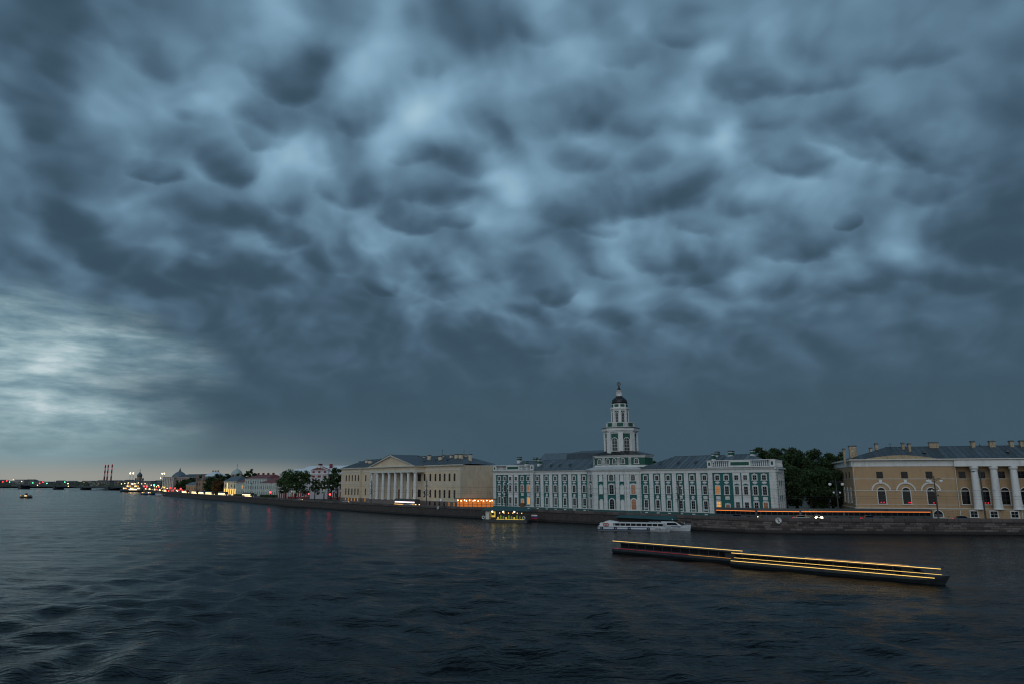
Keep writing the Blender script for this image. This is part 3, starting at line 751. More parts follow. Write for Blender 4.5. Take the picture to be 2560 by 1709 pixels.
for i in range(8):
    p, q = o8[i], o8[(i + 1) % 8]
    x, y, a = on_edge(p, q, .5); window(kr, x, y, zs[1133] + .9, 2.1, zs[1077.8] - zs[1133] - 3.4, .2, True, rotz=a, glass=M_glassgrey, sash=M_whitetrim)
    c = Vector((p[0] - tx, p[1] - ty)).normalized(); aa = math.atan2(c.y, c.x)
    b = MB(); b.box(-.62, .25, -.85, .85, zs[1133] - 2, zs[1077.8] - .4); part('corner_pilaster', b, M_whitetrim, kr, loc=(p[0], p[1], 0), rotz=aa)
# gallery with balusters
zg0, zg1 = zs[1069.7], zs[1056]; R4 = 5.15
g = MB(); o8 = octagon(R4, n=16)
g.prism(octagon(R4 + .1, n=16), zg0, zg0 + .35)
bal = MB(); pan = MB(); rail = MB()
for i in range(16):
    p, q = o8[i], o8[(i + 1) % 16]; P, d, a, L = frame_on(p, q)
    mbx = MB(); mbx.box(0, L, -.12, .18, 0, .22)
    c_, s_ = math.cos(a), math.sin(a)
    def tr(mm, dst, z): dst.add([(P.x + x * c_ - y * s_, P.y + x * s_ + y * c_, zz + z) for x, y, zz in mm.v], mm.f)
    tr(mbx, rail, zg1 - .22)
    if i % 2 == 0:
        m1 = MB(); m1.box(0, L, -.08, .12, 0, zg1 - zg0 - .55); tr(m1, pan, zg0 + .35)
    else:
        for j in range(6):
            m1 = MB(); m1.box(L * (j + .5) / 6 - .08, L * (j + .5) / 6 + .08, -.06, .1, 0, zg1 - zg0 - .55); tr(m1, bal, zg0 + .35)
part('gallery_floor', g, M_whitetrim, kr); o = part('gallery_rail', rail, M_whitetrim, kr); part('baluster', bal, M_whitetrim, o, kind='stuff'); part('gallery_panel', pan, M_green, o)
# upper drum
R5 = 2.75
b = MB(); b.prism(octagon(R5), zs[1069.7], zs[1019]); part('upper_drum', b, M_green, kr)
b = MB(); z = zs[1023]; b.prism(octagon(R5 + .12), z - .55, z - .3); b.prism(octagon(R5 + .3), z - .2, z + .1); b.prism(octagon(R5 + .5), z + .1, zs[1019]); b.prism(octagon(R5 + .02, n=8), zs[1019], zs[1008.9]); part('drum_cornice', b, M_whitetrim, kr)
o8 = octagon(R5)
for i in range(8):
    p, q = o8[i], o8[(i + 1) % 8]
    x, y, a = on_edge(p, q, .5); window(kr, x, y, zs[1054.4] - .2, 1.1, zs[1027] - zs[1054.4] - .3, .16, True, rotz=a, glass=M_glassgrey)
    c = Vector((p[0] - tx, p[1] - ty)).normalized(); aa = math.atan2(c.y, c.x)
    b = MB(); b.box(-.3, .2, -.38, .38, zs[1056] - 1.2, zs[1023] - .2); part('drum_pilaster', b, M_whitetrim, kr, loc=(p[0], p[1], 0), rotz=aa)
    b = MB(); b.box(-.8, .8, -.06, .02, zs[1019] + .3, zs[1008.9] - .25); part('frieze_panel', b, M_green, kr, loc=(x, y, 0), rotz=a)
# dome, lantern, armillary sphere
zd0, zd1 = zs[1008.9], zs[990.5]; H = zd1 - zd0
b = MB(); b.lathe([(2.85, zd0), (2.82, zd0 + .25 * H), (2.6, zd0 + .5 * H), (2.2, zd0 + .7 * H), (1.7, zd0 + .86 * H), (1.25, zd1 - .02)], tx, ty, 24); part('dome', b, M_domeblack, kr, smooth=True)
b = MB()
for i in range(8):
    a = ROT + math.pi / 4 * i; b.ball((tx + 2.5 * math.cos(a), ty + 2.5 * math.sin(a), zd0 + .48 * H), .34, 8, 6)
part('dome_dormer', b, M_darksteel, kr, kind='stuff')
zl0, zl1 = zs[989.4], zs[974.4]
b = MB(); b.lathe([(1.35, zl0), (1.35, zl0 + .12), (1.0, zl0 + .12), (1.0, zl0 + .9)], tx, ty, 8, ROT)
for i in range(8):
    a = ROT + math.pi / 4 * (i + .5); b.tube((tx + .85 * math.cos(a), ty + .85 * math.sin(a), zl0), (tx + .85 * math.cos(a), ty + .85 * math.sin(a), zl1), .17, n=6)
b.lathe([(.5, zl0), (.5, zl1)], tx, ty, 8); b.lathe([(1.25, zl1 - .15), (1.25, zl1)], tx, ty, 8, ROT); part('lantern', b, M_white, kr)
zc = zs[973.3]
b = MB(); b.lathe([(.85, zl1), (.75, zl1 + .3), (.35, zl1 + .9), (.22, zs[964]), (.3, zs[964] + .1)], tx, ty, 12); part('lantern_cap', b, M_domeblack, kr, smooth=True)
zsph = (zs[953.8] + zs[963]) / 2
b = MB()
for r_ in range(3):
    rb = MB(); rb.ring((0, 0, 0), .72, .07, 18, 5); a = math.pi / 3 * r_
    b.add([(tx + x * math.cos(a) - y * math.sin(a), ty + x * math.sin(a) + y * math.cos(a), zsph + z) for x, y, z in rb.v], rb.f)
rb = MB(); rb.ring((0, 0, 0), .74, .09, 18, 5); b.add([(tx + x, ty + z * .87, zsph + z * .5 + y) for x, y, z in rb.v], rb.f)
b.tube((tx, ty, zs[964]), (tx, ty, zsph + .8), .07); part('armillary_sphere', b, M_gilt, kr)

# building behind the museum, with dormers
Bk = Facade((K.world(K.s(1300, 20), 26).x, K.world(K.s(1300, 20), 26).y), tuple(K.world(K.s(1500, 26), 26)))
br = Bk.root('mansard_building', 'slate roofed building with dormers rising behind the turquoise museum left of its tower')
b = MB(); b.box(0, Bk.L, 0, 16, -.5, 15.5); part('wall', b, M_ochre, br)
zr = Bk.z(1364, 1132, 8) ; x1 = Bk.s(1364, 8)
b = MB(); b.add([(-.5, -.5, 15.5), (Bk.L + .5, -.5, 15.5), (Bk.L + .5, 16.5, 15.5), (-.5, 16.5, 15.5), (x1, 8, zr), (Bk.L + .5, 8, zr - .4)], [(0,1,5,4),(1,2,5),(2,3,4,5),(3,0,4),(3,2,1,0)]); rf = part('roof', b, M_metalroof, br)
b = MB(); xa = Bk.s(1415, 0); b.add([(xa, -.4, 15.6), (Bk.L, -.4, 15.6), (Bk.L, 1.2, zr - .8), (xa, 1.2, zr - .8), (xa + 4, 6, zr + .3), (Bk.L, 6, zr + .3)], [(0,1,2,3),(3,2,5,4),(0,3,4)]); part('mansard_slope', b, M_darkroof, br)
for u in (1440, 1460, 1479.8):
    x = Bk.s(u, -.6); b = MB(); z0 = 16.2; b.box(x - 1.1, x + 1.1, -.7, 2.5, z0, z0 + 2.6); b.extr([(x - 1.3, z0 + 2.6), (x + 1.3, z0 + 2.6), (x + .7, z0 + 3.0), (x - .7, z0 + 3.0)], -.9, 2.5)
    d = part('dormer', b, M_darkroof, br); window(d, x, -.72, z0 + .3, 1.3, 2.0, .16, True, mt=M_creamtrim)

# ================================================================== ACADEMY with the portico
A = Facade((-76.7, 410), (-8.2, 312))
ar = A.root('columned_building', 'cream classical building with eight white portico columns and triangular pediment')
a5 = A.s(907)
sideA = A.loc(((1228 - X0) / FH * 358, 358))
b = MB(); b.box(.3, A.L, 0, 18, 2.2, 17.6); b.prism([(A.L - 8, .01), (A.L - .01, .01), (sideA[0], sideA[1]), (A.L - 8, sideA[1])], 2.2, 17.6); b.box(0, a5 - 1, -1.0, 1, 2.2, 17.6); part('wall', b, M_cream, ar)
b = MB(); b.box(.2, A.L + .15, -.15, 17, -.5, 2.2); b.prism([(A.L, -.15), (A.L + .18, -.15), (sideA[0] + .15, sideA[1]), (A.L, sideA[1])], -.5, 2.2); b.box(-.15, a5 - .85, -1.15, 1, -.5, 2.2); part('plinth', b, M_plinth, ar)
sdx, sdy = sideA[0] - A.L, sideA[1]; sang = math.atan2(sdy, sdx); sL = math.hypot(sdx, sdy)
def band(z0, z1, p, m, name):
    b = MB(); b.box(0, a5 - 1, -1 - p, 1, z0, z1); b.box(a5 - 1, A.L + p * .5, -p, 1, z0, z1)
    part(name, b, m, ar)
    b = MB(); b.box(0, sL, -p, .01, z0, z1); part(name, b, m, ar, loc=(A.L, 0, 0), rotz=sang)
band(2.2, 2.4, .12, M_creamtrim, 'string_course'); band(9.35, 9.6, .12, M_creamtrim, 'string_course'); band(10.2, 10.32, .08, M_creamtrim, 'string_course')
band(15.6, 16.1, .10, M_creamtrim, 'frieze_band'); band(17.3, 17.6, .3, M_creamtrim, 'cornice'); band(17.6, 18.1, .8, M_creamtrim, 'cornice'); band(18.1, 18.2, .95, M_darkroof, 'gutter')
b = MB()
for i in range(int(A.L / .9)):
    x = i * .9; y = -1 if x < a5 - 1 else 0; b.box(x, x + .4, y - .6, y - .3, 17.3, 17.6)
part('dentil', b, M_creamtrim, ar, kind='stuff')
b = MB()
for i in range(int(sL / .9)): b.box(i * .9, i * .9 + .4, -.6, -.3, 17.3, 17.6)
part('dentil', b, M_creamtrim, ar, kind='stuff', loc=(A.L, 0, 0), rotz=sang)
top = (10.95, 3.2); low = (3.7, 3.4)
for u in (865.2, 872.5, 880.2, 887.9, 895.5, 914, 926.4):
    y = -1.0 if u < 900 else 0.0; x = A.s(u, y)
    window(ar, x, y, top[0], 1.15, top[1], .0, mt=M_creamtrim); window(ar, x, y, low[0], 1.15, low[1], .0, mt=M_creamtrim, glass=M_glassgrey if u > 880 else M_glass)
    window(ar, x, y - .15, .55, .9, 1.5, .0, mt=M_plinth, glass=M_litwin)
for i, u in enumerate((1046.6, 1061.5, 1075.8, 1088.7, 1099.8, 1111.5, 1123.8, 1136.4)):
    x = A.s(u, 0)
    window(ar, x, 0, top[0], 1.3, top[1], .0, mt=M_creamtrim); window(ar, x, 0, low[0], 1.3, low[1], .0, mt=M_creamtrim, glass=M_glassgrey if i % 3 == 1 else M_glass)
    window(ar, x, -.15, .35, 1.2, 1.5, .0, mt=M_plinth, glass=M_litdim if i > 5 else M_glass)
for i, u in enumerate((1158.6, 1172.2, 1188.4, 1204.6, 1217)):
    # where the ray meets the side wall
    lo_, hi_ = 0.0, sL
    for _ in range(30):
        m_ = (lo_ + hi_) / 2; P = A.world(A.L + math.cos(sang) * m_, math.sin(sang) * m_); uu = X0 + FH * P.x / P.y
        if uu < u: lo_ = m_
        else: hi_ = m_
    x = A.L + math.cos(sang) * m_; y = math.sin(sang) * m_
    for z, h in (top, low):
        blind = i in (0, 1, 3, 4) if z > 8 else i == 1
        window(ar, x, y, z, 2.1, h, .0, mt=M_creamtrim, rotz=sang, glass=M_blindshade if blind else M_glass, name='blind_window' if blind else 'window')
for u in (904, 1037, 1152): pipe(ar, A.s(u, 0), 0 if u > 910 else -1, 0, 17.6, M_creamtrim)
# portico
pp = 4.5
p0, p1 = A.s(927, -pp), A.s(1040, -pp)
b = MB(); b.box(p0 - 1, p1 + 1, -pp - 1.6, 0, -.5, 2.2); part('portico_base', b, M_plinth, ar)
b = MB()
for i in range(7): b.box(p0 + 3 + i * .0, p1 - 3, -pp - 1.6 - .4 * (i + 1), -pp - 1.6, -.5, 2.0 - i * .33)
part('stair', b, M_plinth, ar)
for i in range(8):
    x = p0 + .9 + (p1 - p0 - 1.8) * i / 7
    b = MB(); b.lathe([(.98, 2.2), (.98, 2.45), (.85, 2.5), (.85, 6.0), (.72, 14.2), (.72, 14.35), (.92, 14.5), (.98, 14.75), (.98, 14.9)], x, -pp, 14); part('column', b, M_whitetrim, ar, smooth=False)
b = MB(); b.box(p0, p1, -pp - 1.0, 0, 14.9, 15.9); part('architrave', b, M_creamtrim, ar)
b = MB(); b.box(p0 + .05, p1 - .05, -pp - .8, 0, 15.9, 17.5); part('entablature', b, M_cream, ar)
b = MB(); b.box(p0 - .6, p1 + .6, -pp - 1.6, 0, 17.5, 18.0); part('portico_cornice', b, M_creamtrim, ar)
xm = (p0 + p1) / 2; zap = 23.4
b = MB(); b.extr([(p0 + .6, 18.0), (p1 - .6, 18.0), (xm, zap - .5)], -pp - .7, 0); part('tympanum', b, M_cream, ar)
b = MB(); w_ = p1 - p0 + 1.2; k = .55
b.extr([(p0 - .6, 18.0), (p0 + 1.2, 18.0), (xm, zap - .65), (xm, zap)], -pp - 1.5, -pp - .6); b.extr([(p1 - 1.2, 18.0), (p1 + .6, 18.0), (xm, zap), (xm, zap - .65)], -pp - 1.5, -pp - .6); part('pediment_moulding', b, M_creamtrim, ar)
b = MB(); b.add([(p0 - .8, -pp - 1.7, 18.02), (xm, -pp - 1.7, zap + .12), (xm, 9.5, zap + .12), (p0 - .8, 9.5, 18.02), (p1 + .8, -pp - 1.7, 18.02), (p1 + .8, 9.5, 18.02)], [(0,1,2,3),(1,4,5,2)]); part('pediment_roof', b, M_darkroof, ar)
for i in range(7):
    x = p0 + .9 + (p1 - p0 - 1.8) * (i + .5) / 7; window(ar, x, 0, top[0], 1.4, top[1], .0, mt=M_creamtrim); window(ar, x, 0, low[0], 1.4, low[1], .0, mt=M_creamtrim)
b = MB(); b.box((p0 + p1) / 2 - 2.0, (p0 + p1) / 2 - .6, -.12, .02, 2.2, 7.0); part('door', b, M_wood, ar)
hip_roof(ar, 0, A.L - 1, -.5, 19, 18.2, 4.3, 10, 12, M_darkroof, 1.7)
for a in ((895, 901, 1152.5, 1158, 8), (911, 919, 1148.5, 1157, 5), (918, 928.5, 1149.5, 1160, 4), (1043.5, 1051, 1139, 1147, 8), (1056, 1062, 1139.5, 1145, 8), (1067, 1075, 1137, 1151, 5), (1094, 1103.5, 1139.5, 1153, 4),
          (1104, 1110, 1136.5, 1146, 8), (1123, 1128.5, 1136, 1146, 6), (1134.5, 1143, 1134.5, 1145, 5), (1145, 1155, 1134.5, 1144.5, 5), (1158, 1165, 1135.5, 1141, 9), (1170, 1177.5, 1134.5, 1145, 8)):
    chimney(ar, A, *a, m=M_cream, depth=.9)
# restaurant terrace glowing at the foot of its side wall
P0 = A.world(A.L + 1, 2); 
Rt = Facade(tuple(A.world(A.L + .5, -3.2)), tuple(A.world(A.L + 29, 16)))
rt = Rt.root('restaurant_terrace', 'glowing orange restaurant terrace at the foot of the cream building corner', 'terrace')
L = 26.0
b = MB(); b.box(0, L, 0, 3.0, 0, .35); part('floor', b, M_wood, rt)
b = MB(); b.box(0, L, 2.6, 2.75, .35, 3.6); part('back_screen', b, glow('amber_wall_glow', srgb(255, 140, 50), .42), rt)
b = MB(); b.box(-.3, L + .3, -.3, 3, 3.6, 3.8); part('canopy', b, M_darksteel, rt)
for i in range(14):
    b = MB(); b.box(i * 2 - .07, i * 2 + .07, -.05, .1, .35, 3.6); part('post', b, M_black, rt)
b = MB(); b.box(0, L, -.03, .05, 1.35, 1.45); part('railing', b, M_black, rt)
for i in range(20):
    b = MB(); b.ball((1 + i * 1.28, .8 + .5 * (i % 3), 3.0 - .25 * (i % 2)), .26, 8, 6); part('lamp', b, M_hot, rt)
for i in range(12):
    b = MB(); x = 1.2 + i * 2.1; b.lathe([(.35, .35), (.08, .4), (.08, 1.0), (.5, 1.02), (.5, 1.08)], x, 1.4, 8); part('table', b, M_whitetrim, rt)

# ================================================================== OCHRE building on the right
Yb = Facade((110, 216), (150.5, 203))
yr = Yb.root('ochre_building', 'ochre stucco building with white colonnade and arched windows, right end of the embankment')
LY = Yb.s(2800); xP = Yb.s(2392)
sideY = Yb.loc((121, 250))
b = MB(); b.prism([(0, 0), (xP, 0), (xP, 22), (sideY[0], sideY[1])], 3.0, 16.2); b.box(xP, LY, 2.6, 22, 3.0, 16.2); part('wall', b, M_ochre, yr)
b = MB(); b.box(xP, LY, -.2, 2.6, -.5, 3.0); b.prism([(-.1, -.1), (xP, -.1), (xP, 22), (sideY[0] - .1, sideY[1])], -.5, 3.0); part('plinth', b, M_ochredirty, yr)
# rusticated plinth blocks
bm_ = MB(); bm_.box(-.52, .52, -.12, 0, 0, .38); blk = bm_.mesh('plinth_block', M_ochre)
cnt = 0
for r_ in range(5):
    x = .1 + (.3 if r_ % 2 else 0)
    while x < Yb.s(2575):
        y = -.1 if x < xP - .6 else -.2
        if 3 > 0: link('plinth_block', blk, yr, (x + .55, y, .62 + r_ * .45)); cnt += 1
        x += 1.16
b = MB(); b.box(-.2, LY, -.45, 0, .0, .5); part('base_course', b, M_creamtrim, yr)
def yband(z0, z1, p, m, name, rec=True):
    b = MB(); b.box(-p, xP, -p, .5, z0, z1)
    if rec: b.box(xP, LY, 2.6 - p, 3, z0, z1)
    part(name, b, m, yr)
    b = MB(); d = math.hypot(*sideY); a = math.atan2(sideY[1], sideY[0]); b.box(0, d, 0, p + .01, z0, z1); part(name, b, m, yr, rotz=a)
yband(3.0, 3.25, .25, M_creamtrim, 'string_course'); yband(4.1, 4.2, .08, M_creamtrim, 'string_course'); yband(7.95, 8.15, .12, M_creamtrim, 'string_course'); yband(11.35, 11.5, .10, M_creamtrim, 'string_course')
b = MB(); b.box(-.15, xP, -.15, 1, 15.0, 16.6); b.box(xP - .2, LY, -.9, 2.6, 14.9, 16.6); part('frieze', b, M_whitetrim, yr)
b = MB(); b.box(-.5, LY, -.95 + .45, 1, 16.6, 16.8); b.box(-.7, LY, -1.3, 1, 16.8, 17.1); part('cornice', b, M_creamtrim, yr)
d_ = math.hypot(*sideY); aS = math.atan2(sideY[1], sideY[0])
b = MB(); b.box(0, d_, 0, .16, 15.0, 16.6); part('frieze', b, M_whitetrim, yr, rotz=aS)
b = MB(); b.box(0, d_, 0, .7, 16.6, 17.1); part('cornice', b, M_creamtrim, yr, rotz=aS)
red = glow('red_dim_lamp', srgb(230, 40, 50), .9)
def arched(u, y, wide=True):
    x = Yb.s(u, y)
    window(yr, x, y, 4.35, 2.0, 4.6, .2, True, glass=M_glass, sash=M_sashdark)
    if wide:
        b = MB(); n = 12; R = 2.2; t = .38
        for i in range(n):
            a0 = math.pi * i / n; a1 = math.pi * (i + 1) / n; zc_ = 7.95
            b.extr([(x + R * math.cos(a0), zc_ + R * math.sin(a0)), (x + (R + t) * math.cos(a0), zc_ + (R + t) * math.sin(a0)), (x + (R + t) * math.cos(a1), zc_ + (R + t) * math.sin(a1)), (x + R * math.cos(a1), zc_ + R * math.sin(a1))], y - .22, y)
        part('arch_moulding', b, M_whitetrim, yr)
        b = MB(); b.extr([(x - .28, 10.1), (x + .28, 10.1), (x + .45, 11.2), (x - .45, 11.2)], y - .42, y); part('keystone', b, M_whitetrim, yr)
for u in (2202, 2264, 2326): window(yr, Yb.s(u), 0, 11.6, 1.7, 1.9, .0, mt=M_ochre); arched(u, 0)
for u in (2408.6, 2457.5, 2507, 2556, 2606): window(yr, Yb.s(u, 2.6), 2.6, 11.6, 1.7, 1.9, .0, mt=M_ochre)
for u in (2411, 2460.5, 2510.5, 2560, 2610): arched(u, 2.6, False)
for i, u in enumerate((2211, 2273.8, 2336.8)): 
    window(yr, Yb.s(u, 0), -.22, .9, 2.3, 1.7, .2, True if i != 1 else False, glass=M_black if i == 1 else M_glass)
for u in (2426, 2475.5, 2526.8, 2578): window(yr, Yb.s(u, -.2), -.34, .95, 1.7, 1.6, .2)
for i, t in enumerate((.16, .32, .48)):
    x = sideY[0] * t; y = sideY[1] * t
    window(yr, x - .0, y, 4.6, 1.5, 4.2, .18, True, rotz=aS + math.pi); window(yr, x, y, 11.6, 1.3, 1.9, 0, rotz=aS + math.pi, mt=M_ochre)
# red lamps glowing behind the sills
for u, y in ((2199, 0), (2206, 0), (2268, 0), (2272, 0), (2330, 0), (2458, 2.6), (2465, 2.6)):
    x = Yb.s(u, y); b = MB(); b.ball((x, y - .12, 4.75), .2, 8, 5); part('red_lamp', b, red, yr)
for u in (2434.5, 2483.5, 2533, 2583, 2633):
    x = Yb.s(u, -.1, 1167)
    b = MB(); b.lathe([(1.35, 3.02), (1.35, 3.2), (1.15, 3.4), (1.02, 6.0), (.86, 13.6), (.86, 13.9), (.95, 14.0), (1.1, 14.35), (1.15, 14.4), (1.15, 14.9)], x, .1, 18); part('column', b, M_whitetrim, yr)
for u in (2137, 2392, 2545): pipe(yr, Yb.s(u), -.05, .3, 16.9, M_creamtrim)
hip_roof(yr, -.3, LY, 1.2, 19, 17.2, 3.7, 12, 0, M_darkroof, 1.45)
b = MB(); n = 24; xa, xb = Yb.s(2168), Yb.s(2350); pts = [(xa, 17.1), (xb, 17.1)] + [(xb + (xa - xb) * i / n, 17.2 + 1.0 * math.sin(math.pi * i / n)) for i in range(1, n)]
b.extr(pts, -.1, .3); part('attic_wall', b, M_ochredirty, yr)
for a in ((2119.5, 2148.5, 1114, 1138, 3), (2108, 2116, 1121, 1142, 4), (2174, 2183, 1119, 1130, 8), (2187, 2198.5, 1108, 1123, 8), (2254, 2264, 1106.5, 1119, 8), (2270.5, 2280, 1108, 1125, 6), (2317.5, 2354, 1105, 1117.5, 9),
          (2427, 2441.5, 1102, 1116, 9), (2471, 2493.5, 1102, 1115, 9), (2523.5, 2538.5, 1101.5, 1114, 9), (2549, 2566, 1101, 1114, 9)):
    chimney(yr, Yb, *a, m=M_chimney)
# ================================================================== ground, quay, road, water
QUAY = [(205, 186), (175, 191), (138, 195), (106, 198.5), (86, 200.5), (74, 205), (66, 212), (54, 225), (38, 245), (6, 276), (-35, 320), (-68, 363), (-104, 414), (-166, 510), (-228, 600), (-285, 690), (-345, 790), (-420, 930), (-560, 1180)]
QV = [Vector(p) for p in QUAY]
def poly_len(P):
    L = [0.0]
    for a, b in zip(P, P[1:]): L.append(L[-1] + (b - a).length)
    return L
QL = poly_len(QV)
def quay_at(s):
    s = max(0.0, min(QL[-1] - .01, s)); i = 0
    while QL[i + 1] < s: i += 1
    d = (QV[i + 1] - QV[i]).normalized(); p = QV[i] + d * (s - QL[i]); n = Vector((d.y, -d.x))      # n points inland
    return p, d, n
# smoothed normals for offsets
def offset_line(off, step=6.0):
    out = []; s = 0.0
    while s < QL[-1]:
        p, d, _ = quay_at(s); p2, d2, _ = quay_at(s + 8); p0, d0, _ = quay_at(s - 8); dd = (d + d2 + d0).normalized(); out.append(p + Vector((dd.y, -dd.x)) * off); s += step
    return out
def s_near(P):
    best = min(range(0, int(QL[-1])), key=lambda k: (quay_at(k)[0] - P).length); return float(best)
RZ = 3.1
from mathutils.geometry import tessellate_polygon
def sheet(name, pts, z, m, kind='structure', parent=None):
    me = bpy.data.meshes.new(name); v = [(p[0], p[1], z) for p in pts]
    tri = tessellate_polygon([[Vector((p[0], p[1], 0)) for p in pts]])
    bm = bmesh.new(); vs = [bm.verts.new(p) for p in v]
    for t in tri:
        try: bm.faces.new([vs[i] for i in t])
        except ValueError: pass
    bmesh.ops.recalc_face_normals(bm, faces=bm.faces)
    for f in bm.faces:
        if f.normal.z < 0: f.normal_flip()
    bm.to_mesh(me); bm.free(); me.materials.append(m)
    return link(name, me, parent, kind=kind)
FARBANK = [(-700, 1330), (-800, 1640), (-1500, 1760), (-3000, 1900), (-9000, 2600)]
inner = [p + Vector((0, 0)) for p in QV]
gp = [(p.x, p.y) for p in offset_line(.3, 12)] + FARBANK + [(-9000, 14000), (9000, 14000), (9000, 150), (400, 150)]
sheet('ground', gp, RZ, M_ground)
def strip(name, o0, o1, z, m, s0=0, s1=None):
    a = offset_line(o0); b_ = offset_line(o1); mb = MB()
    n = min(len(a), len(b_)); vs = [(p.x, p.y, z) for p in a[:n]] + [(p.x, p.y, z) for p in b_[:n]]
    mb.add(vs, [(i, n + i, n + i + 1, i + 1) for i in range(n - 1)])
    return structure(name, mb.mesh(name, m))
strip('sidewalk', .3, 3.0, RZ + .12, M_pave)
mb = MB(); a = offset_line(3.0); mb.add([(p.x, p.y, RZ) for p in a] + [(p.x, p.y, RZ + .12) for p in a], [(i, i + 1, len(a) + i + 1, len(a) + i) for i in range(len(a) - 1)]); structure('kerb', mb.mesh('kerb', M_parapet))
strip('road', 3.0, 13.0, RZ + .004, M_asphalt)
mb = MB(); a = offset_line(7.95, 3.0); c_ = offset_line(8.1, 3.0)
for i in range(0, len(a) - 1, 2): mb.add([(a[i].x, a[i].y, RZ + .008), (c_[i].x, c_[i].y, RZ + .008), (c_[i+1].x, c_[i+1].y, RZ + .008), (a[i+1].x, a[i+1].y, RZ + .008)], [(0, 1, 2, 3)])
structure('road_marking', mb.mesh('road_marking', M_whitetrim))

# quay wall: core, then separate granite blocks and parapet slabs
qw = thing('quay_wall', 'long granite embankment wall with solid parapet along the far bank of the river', 'embankment wall')
mb = MB(); n = len(QV)
a = [Vector((p.x, p.y)) for p in QV]; c_ = [Vector((p.x, p.y)) for p in QV]
def offp(k, off):
    d = (QV[min(k + 1, n - 1)] - QV[max(k - 1, 0)]).normalized(); return QV[k] + Vector((d.y, -d.x)) * off
fr = [offp(k, .10) for k in range(n)]; bk = [offp(k, .8) for k in range(n)]
mb.add([(p.x, p.y, -1.5) for p in fr] + [(p.x, p.y, 3.2) for p in fr] + [(p.x, p.y, 3.2) for p in bk], [(i, i+1, n+i+1, n+i) for i in range(n-1)] + [(n+i, n+i+1, 2*n+i+1, 2*n+i) for i in range(n-1)])
part('wall_core', mb, M_joint, qw)
bx = MB(); bx.add([(-.5,-.5,-.5),(.5,-.5,-.5),(.5,.5,-.5),(-.5,.5,-.5),(-.5,-.5,.5),(.5,-.5,.5),(.5,.5,.5),(-.5,.5,.5)], [(3,2,1,0),(4,5,6,7),(0,1,5,4),(1,2,6,5),(2,3,7,6),(3,0,4,7)])
bm0 = bmesh.new(); me0 = bx.mesh('stone_block', M_granite)
# a few weathered block shapes, shared
blocks = []
for k in range(5):
    bm0 = bmesh.new(); bm0.from_mesh(me0); bmesh.ops.recalc_face_normals(bm0, faces=bm0.faces)
    bmesh.ops.bevel(bm0, geom=[e for e in bm0.edges], offset=.035, segments=1, affect='EDGES')
    for v in bm0.verts: v.co += Vector([rng.normal(0, .008) for _ in range(3)])
    me = bpy.data.meshes.new('stone_block'); bm0.to_mesh(me); bm0.free(); me.materials.append(M_granite); blocks.append(me)
wetblk = blocks[1].copy(); wetblk.materials[0] = M_joint
pblk = blocks[0].copy(); pblk.materials[0] = M_parapet
COUR = [(.10, .62), (.72, .60), (1.32, .58), (1.90, .56), (2.46, .56)]
far_mb = MB(); wet_mb = MB(); nblk = 0
cands = []
for r_, (z, h) in enumerate(COUR):
    s = 8.0 + rng.random()
    while s < 640:
        L = float(rng.choice([1.15, 1.5, 1.9, 2.3])); 
        cands.append((s, L, z, h)); s += L + .03
cands.sort(key=lambda c: c[0])
def inframe(s):
    p = quay_at(s)[0]; return X0 + FH * p.x / p.y < 2600
for (s, L, z, h) in cands:
    p, d, nn = quay_at(s + L / 2)
    ang = math.atan2(d.y, d.x); pr = float(rng.normal(0, .03))
    vis = inframe(s)
    if vis and nblk < 298:
        q = p + nn * (.12 + pr)
        link('stone_block', blocks[int(rng.integers(0, 5))] if z > .5 else wetblk, qw, (q.x, q.y, z + h / 2), ang, scale=(L - .03, .30, h - .06)); nblk += 1
    else:
        t = MB(); t.box(-L/2, L/2, -.15, .15, z, z + h - .035); ca, sa = math.cos(ang), math.sin(ang); q = p + nn * (.12 + pr)
        (far_mb if z > .5 else wet_mb).add([(q.x + x*ca - y*sa, q.y + x*sa + y*ca, zz) for x, y, zz in t.v], t.f)
part('stone_courses', far_mb, M_granite, qw, kind='stuff'); part('wet_stone_course', wet_mb, M_joint, qw, kind='stuff')
# cornice ledge under the parapet
mb = MB(); lf = [offp(k, -.16) for k in range(n)]; lb = [offp(k, .8) for k in range(n)]
mb.add([(p.x, p.y, 3.02) for p in lf] + [(p.x, p.y, 3.2) for p in lf] + [(p.x, p.y, 3.2) for p in lb] + [(p.x, p.y, 3.02) for p in lb], [(i, i+1, n+i+1, n+i) for i in range(n-1)] + [(n+i, n+i+1, 2*n+i+1, 2*n+i) for i in range(n-1)] + [(3*n+i, 3*n+i+1, i+1, i) for i in range(n-1)])
part('ledge', mb, M_joint, qw)
s = 6.0; k = 0; rest = MB()
while s < QL[-1] - 4:
    L = 2.7; p, d, nn = quay_at(s + L / 2); ang = math.atan2(d.y, d.x); q = p + nn * .32
    if k < 190: link('parapet_slab', pblk, qw, (q.x, q.y, 3.66), ang, scale=(L - .08, .55 + rng.normal(0, .02), .92 + rng.normal(0, .008)))
    else:
        t = MB(); t.box(-L/2, L/2 - .05, -.27, .27, 3.2, 4.12); ca, sa = math.cos(ang), math.sin(ang)
        rest.add([(q.x + x*ca - y*sa, q.y + x*sa + y*ca, zz) for x, y, zz in t.v], t.f)
    k += 1; s += L
part('parapet_run', rest, M_parapet, qw, kind='stuff')
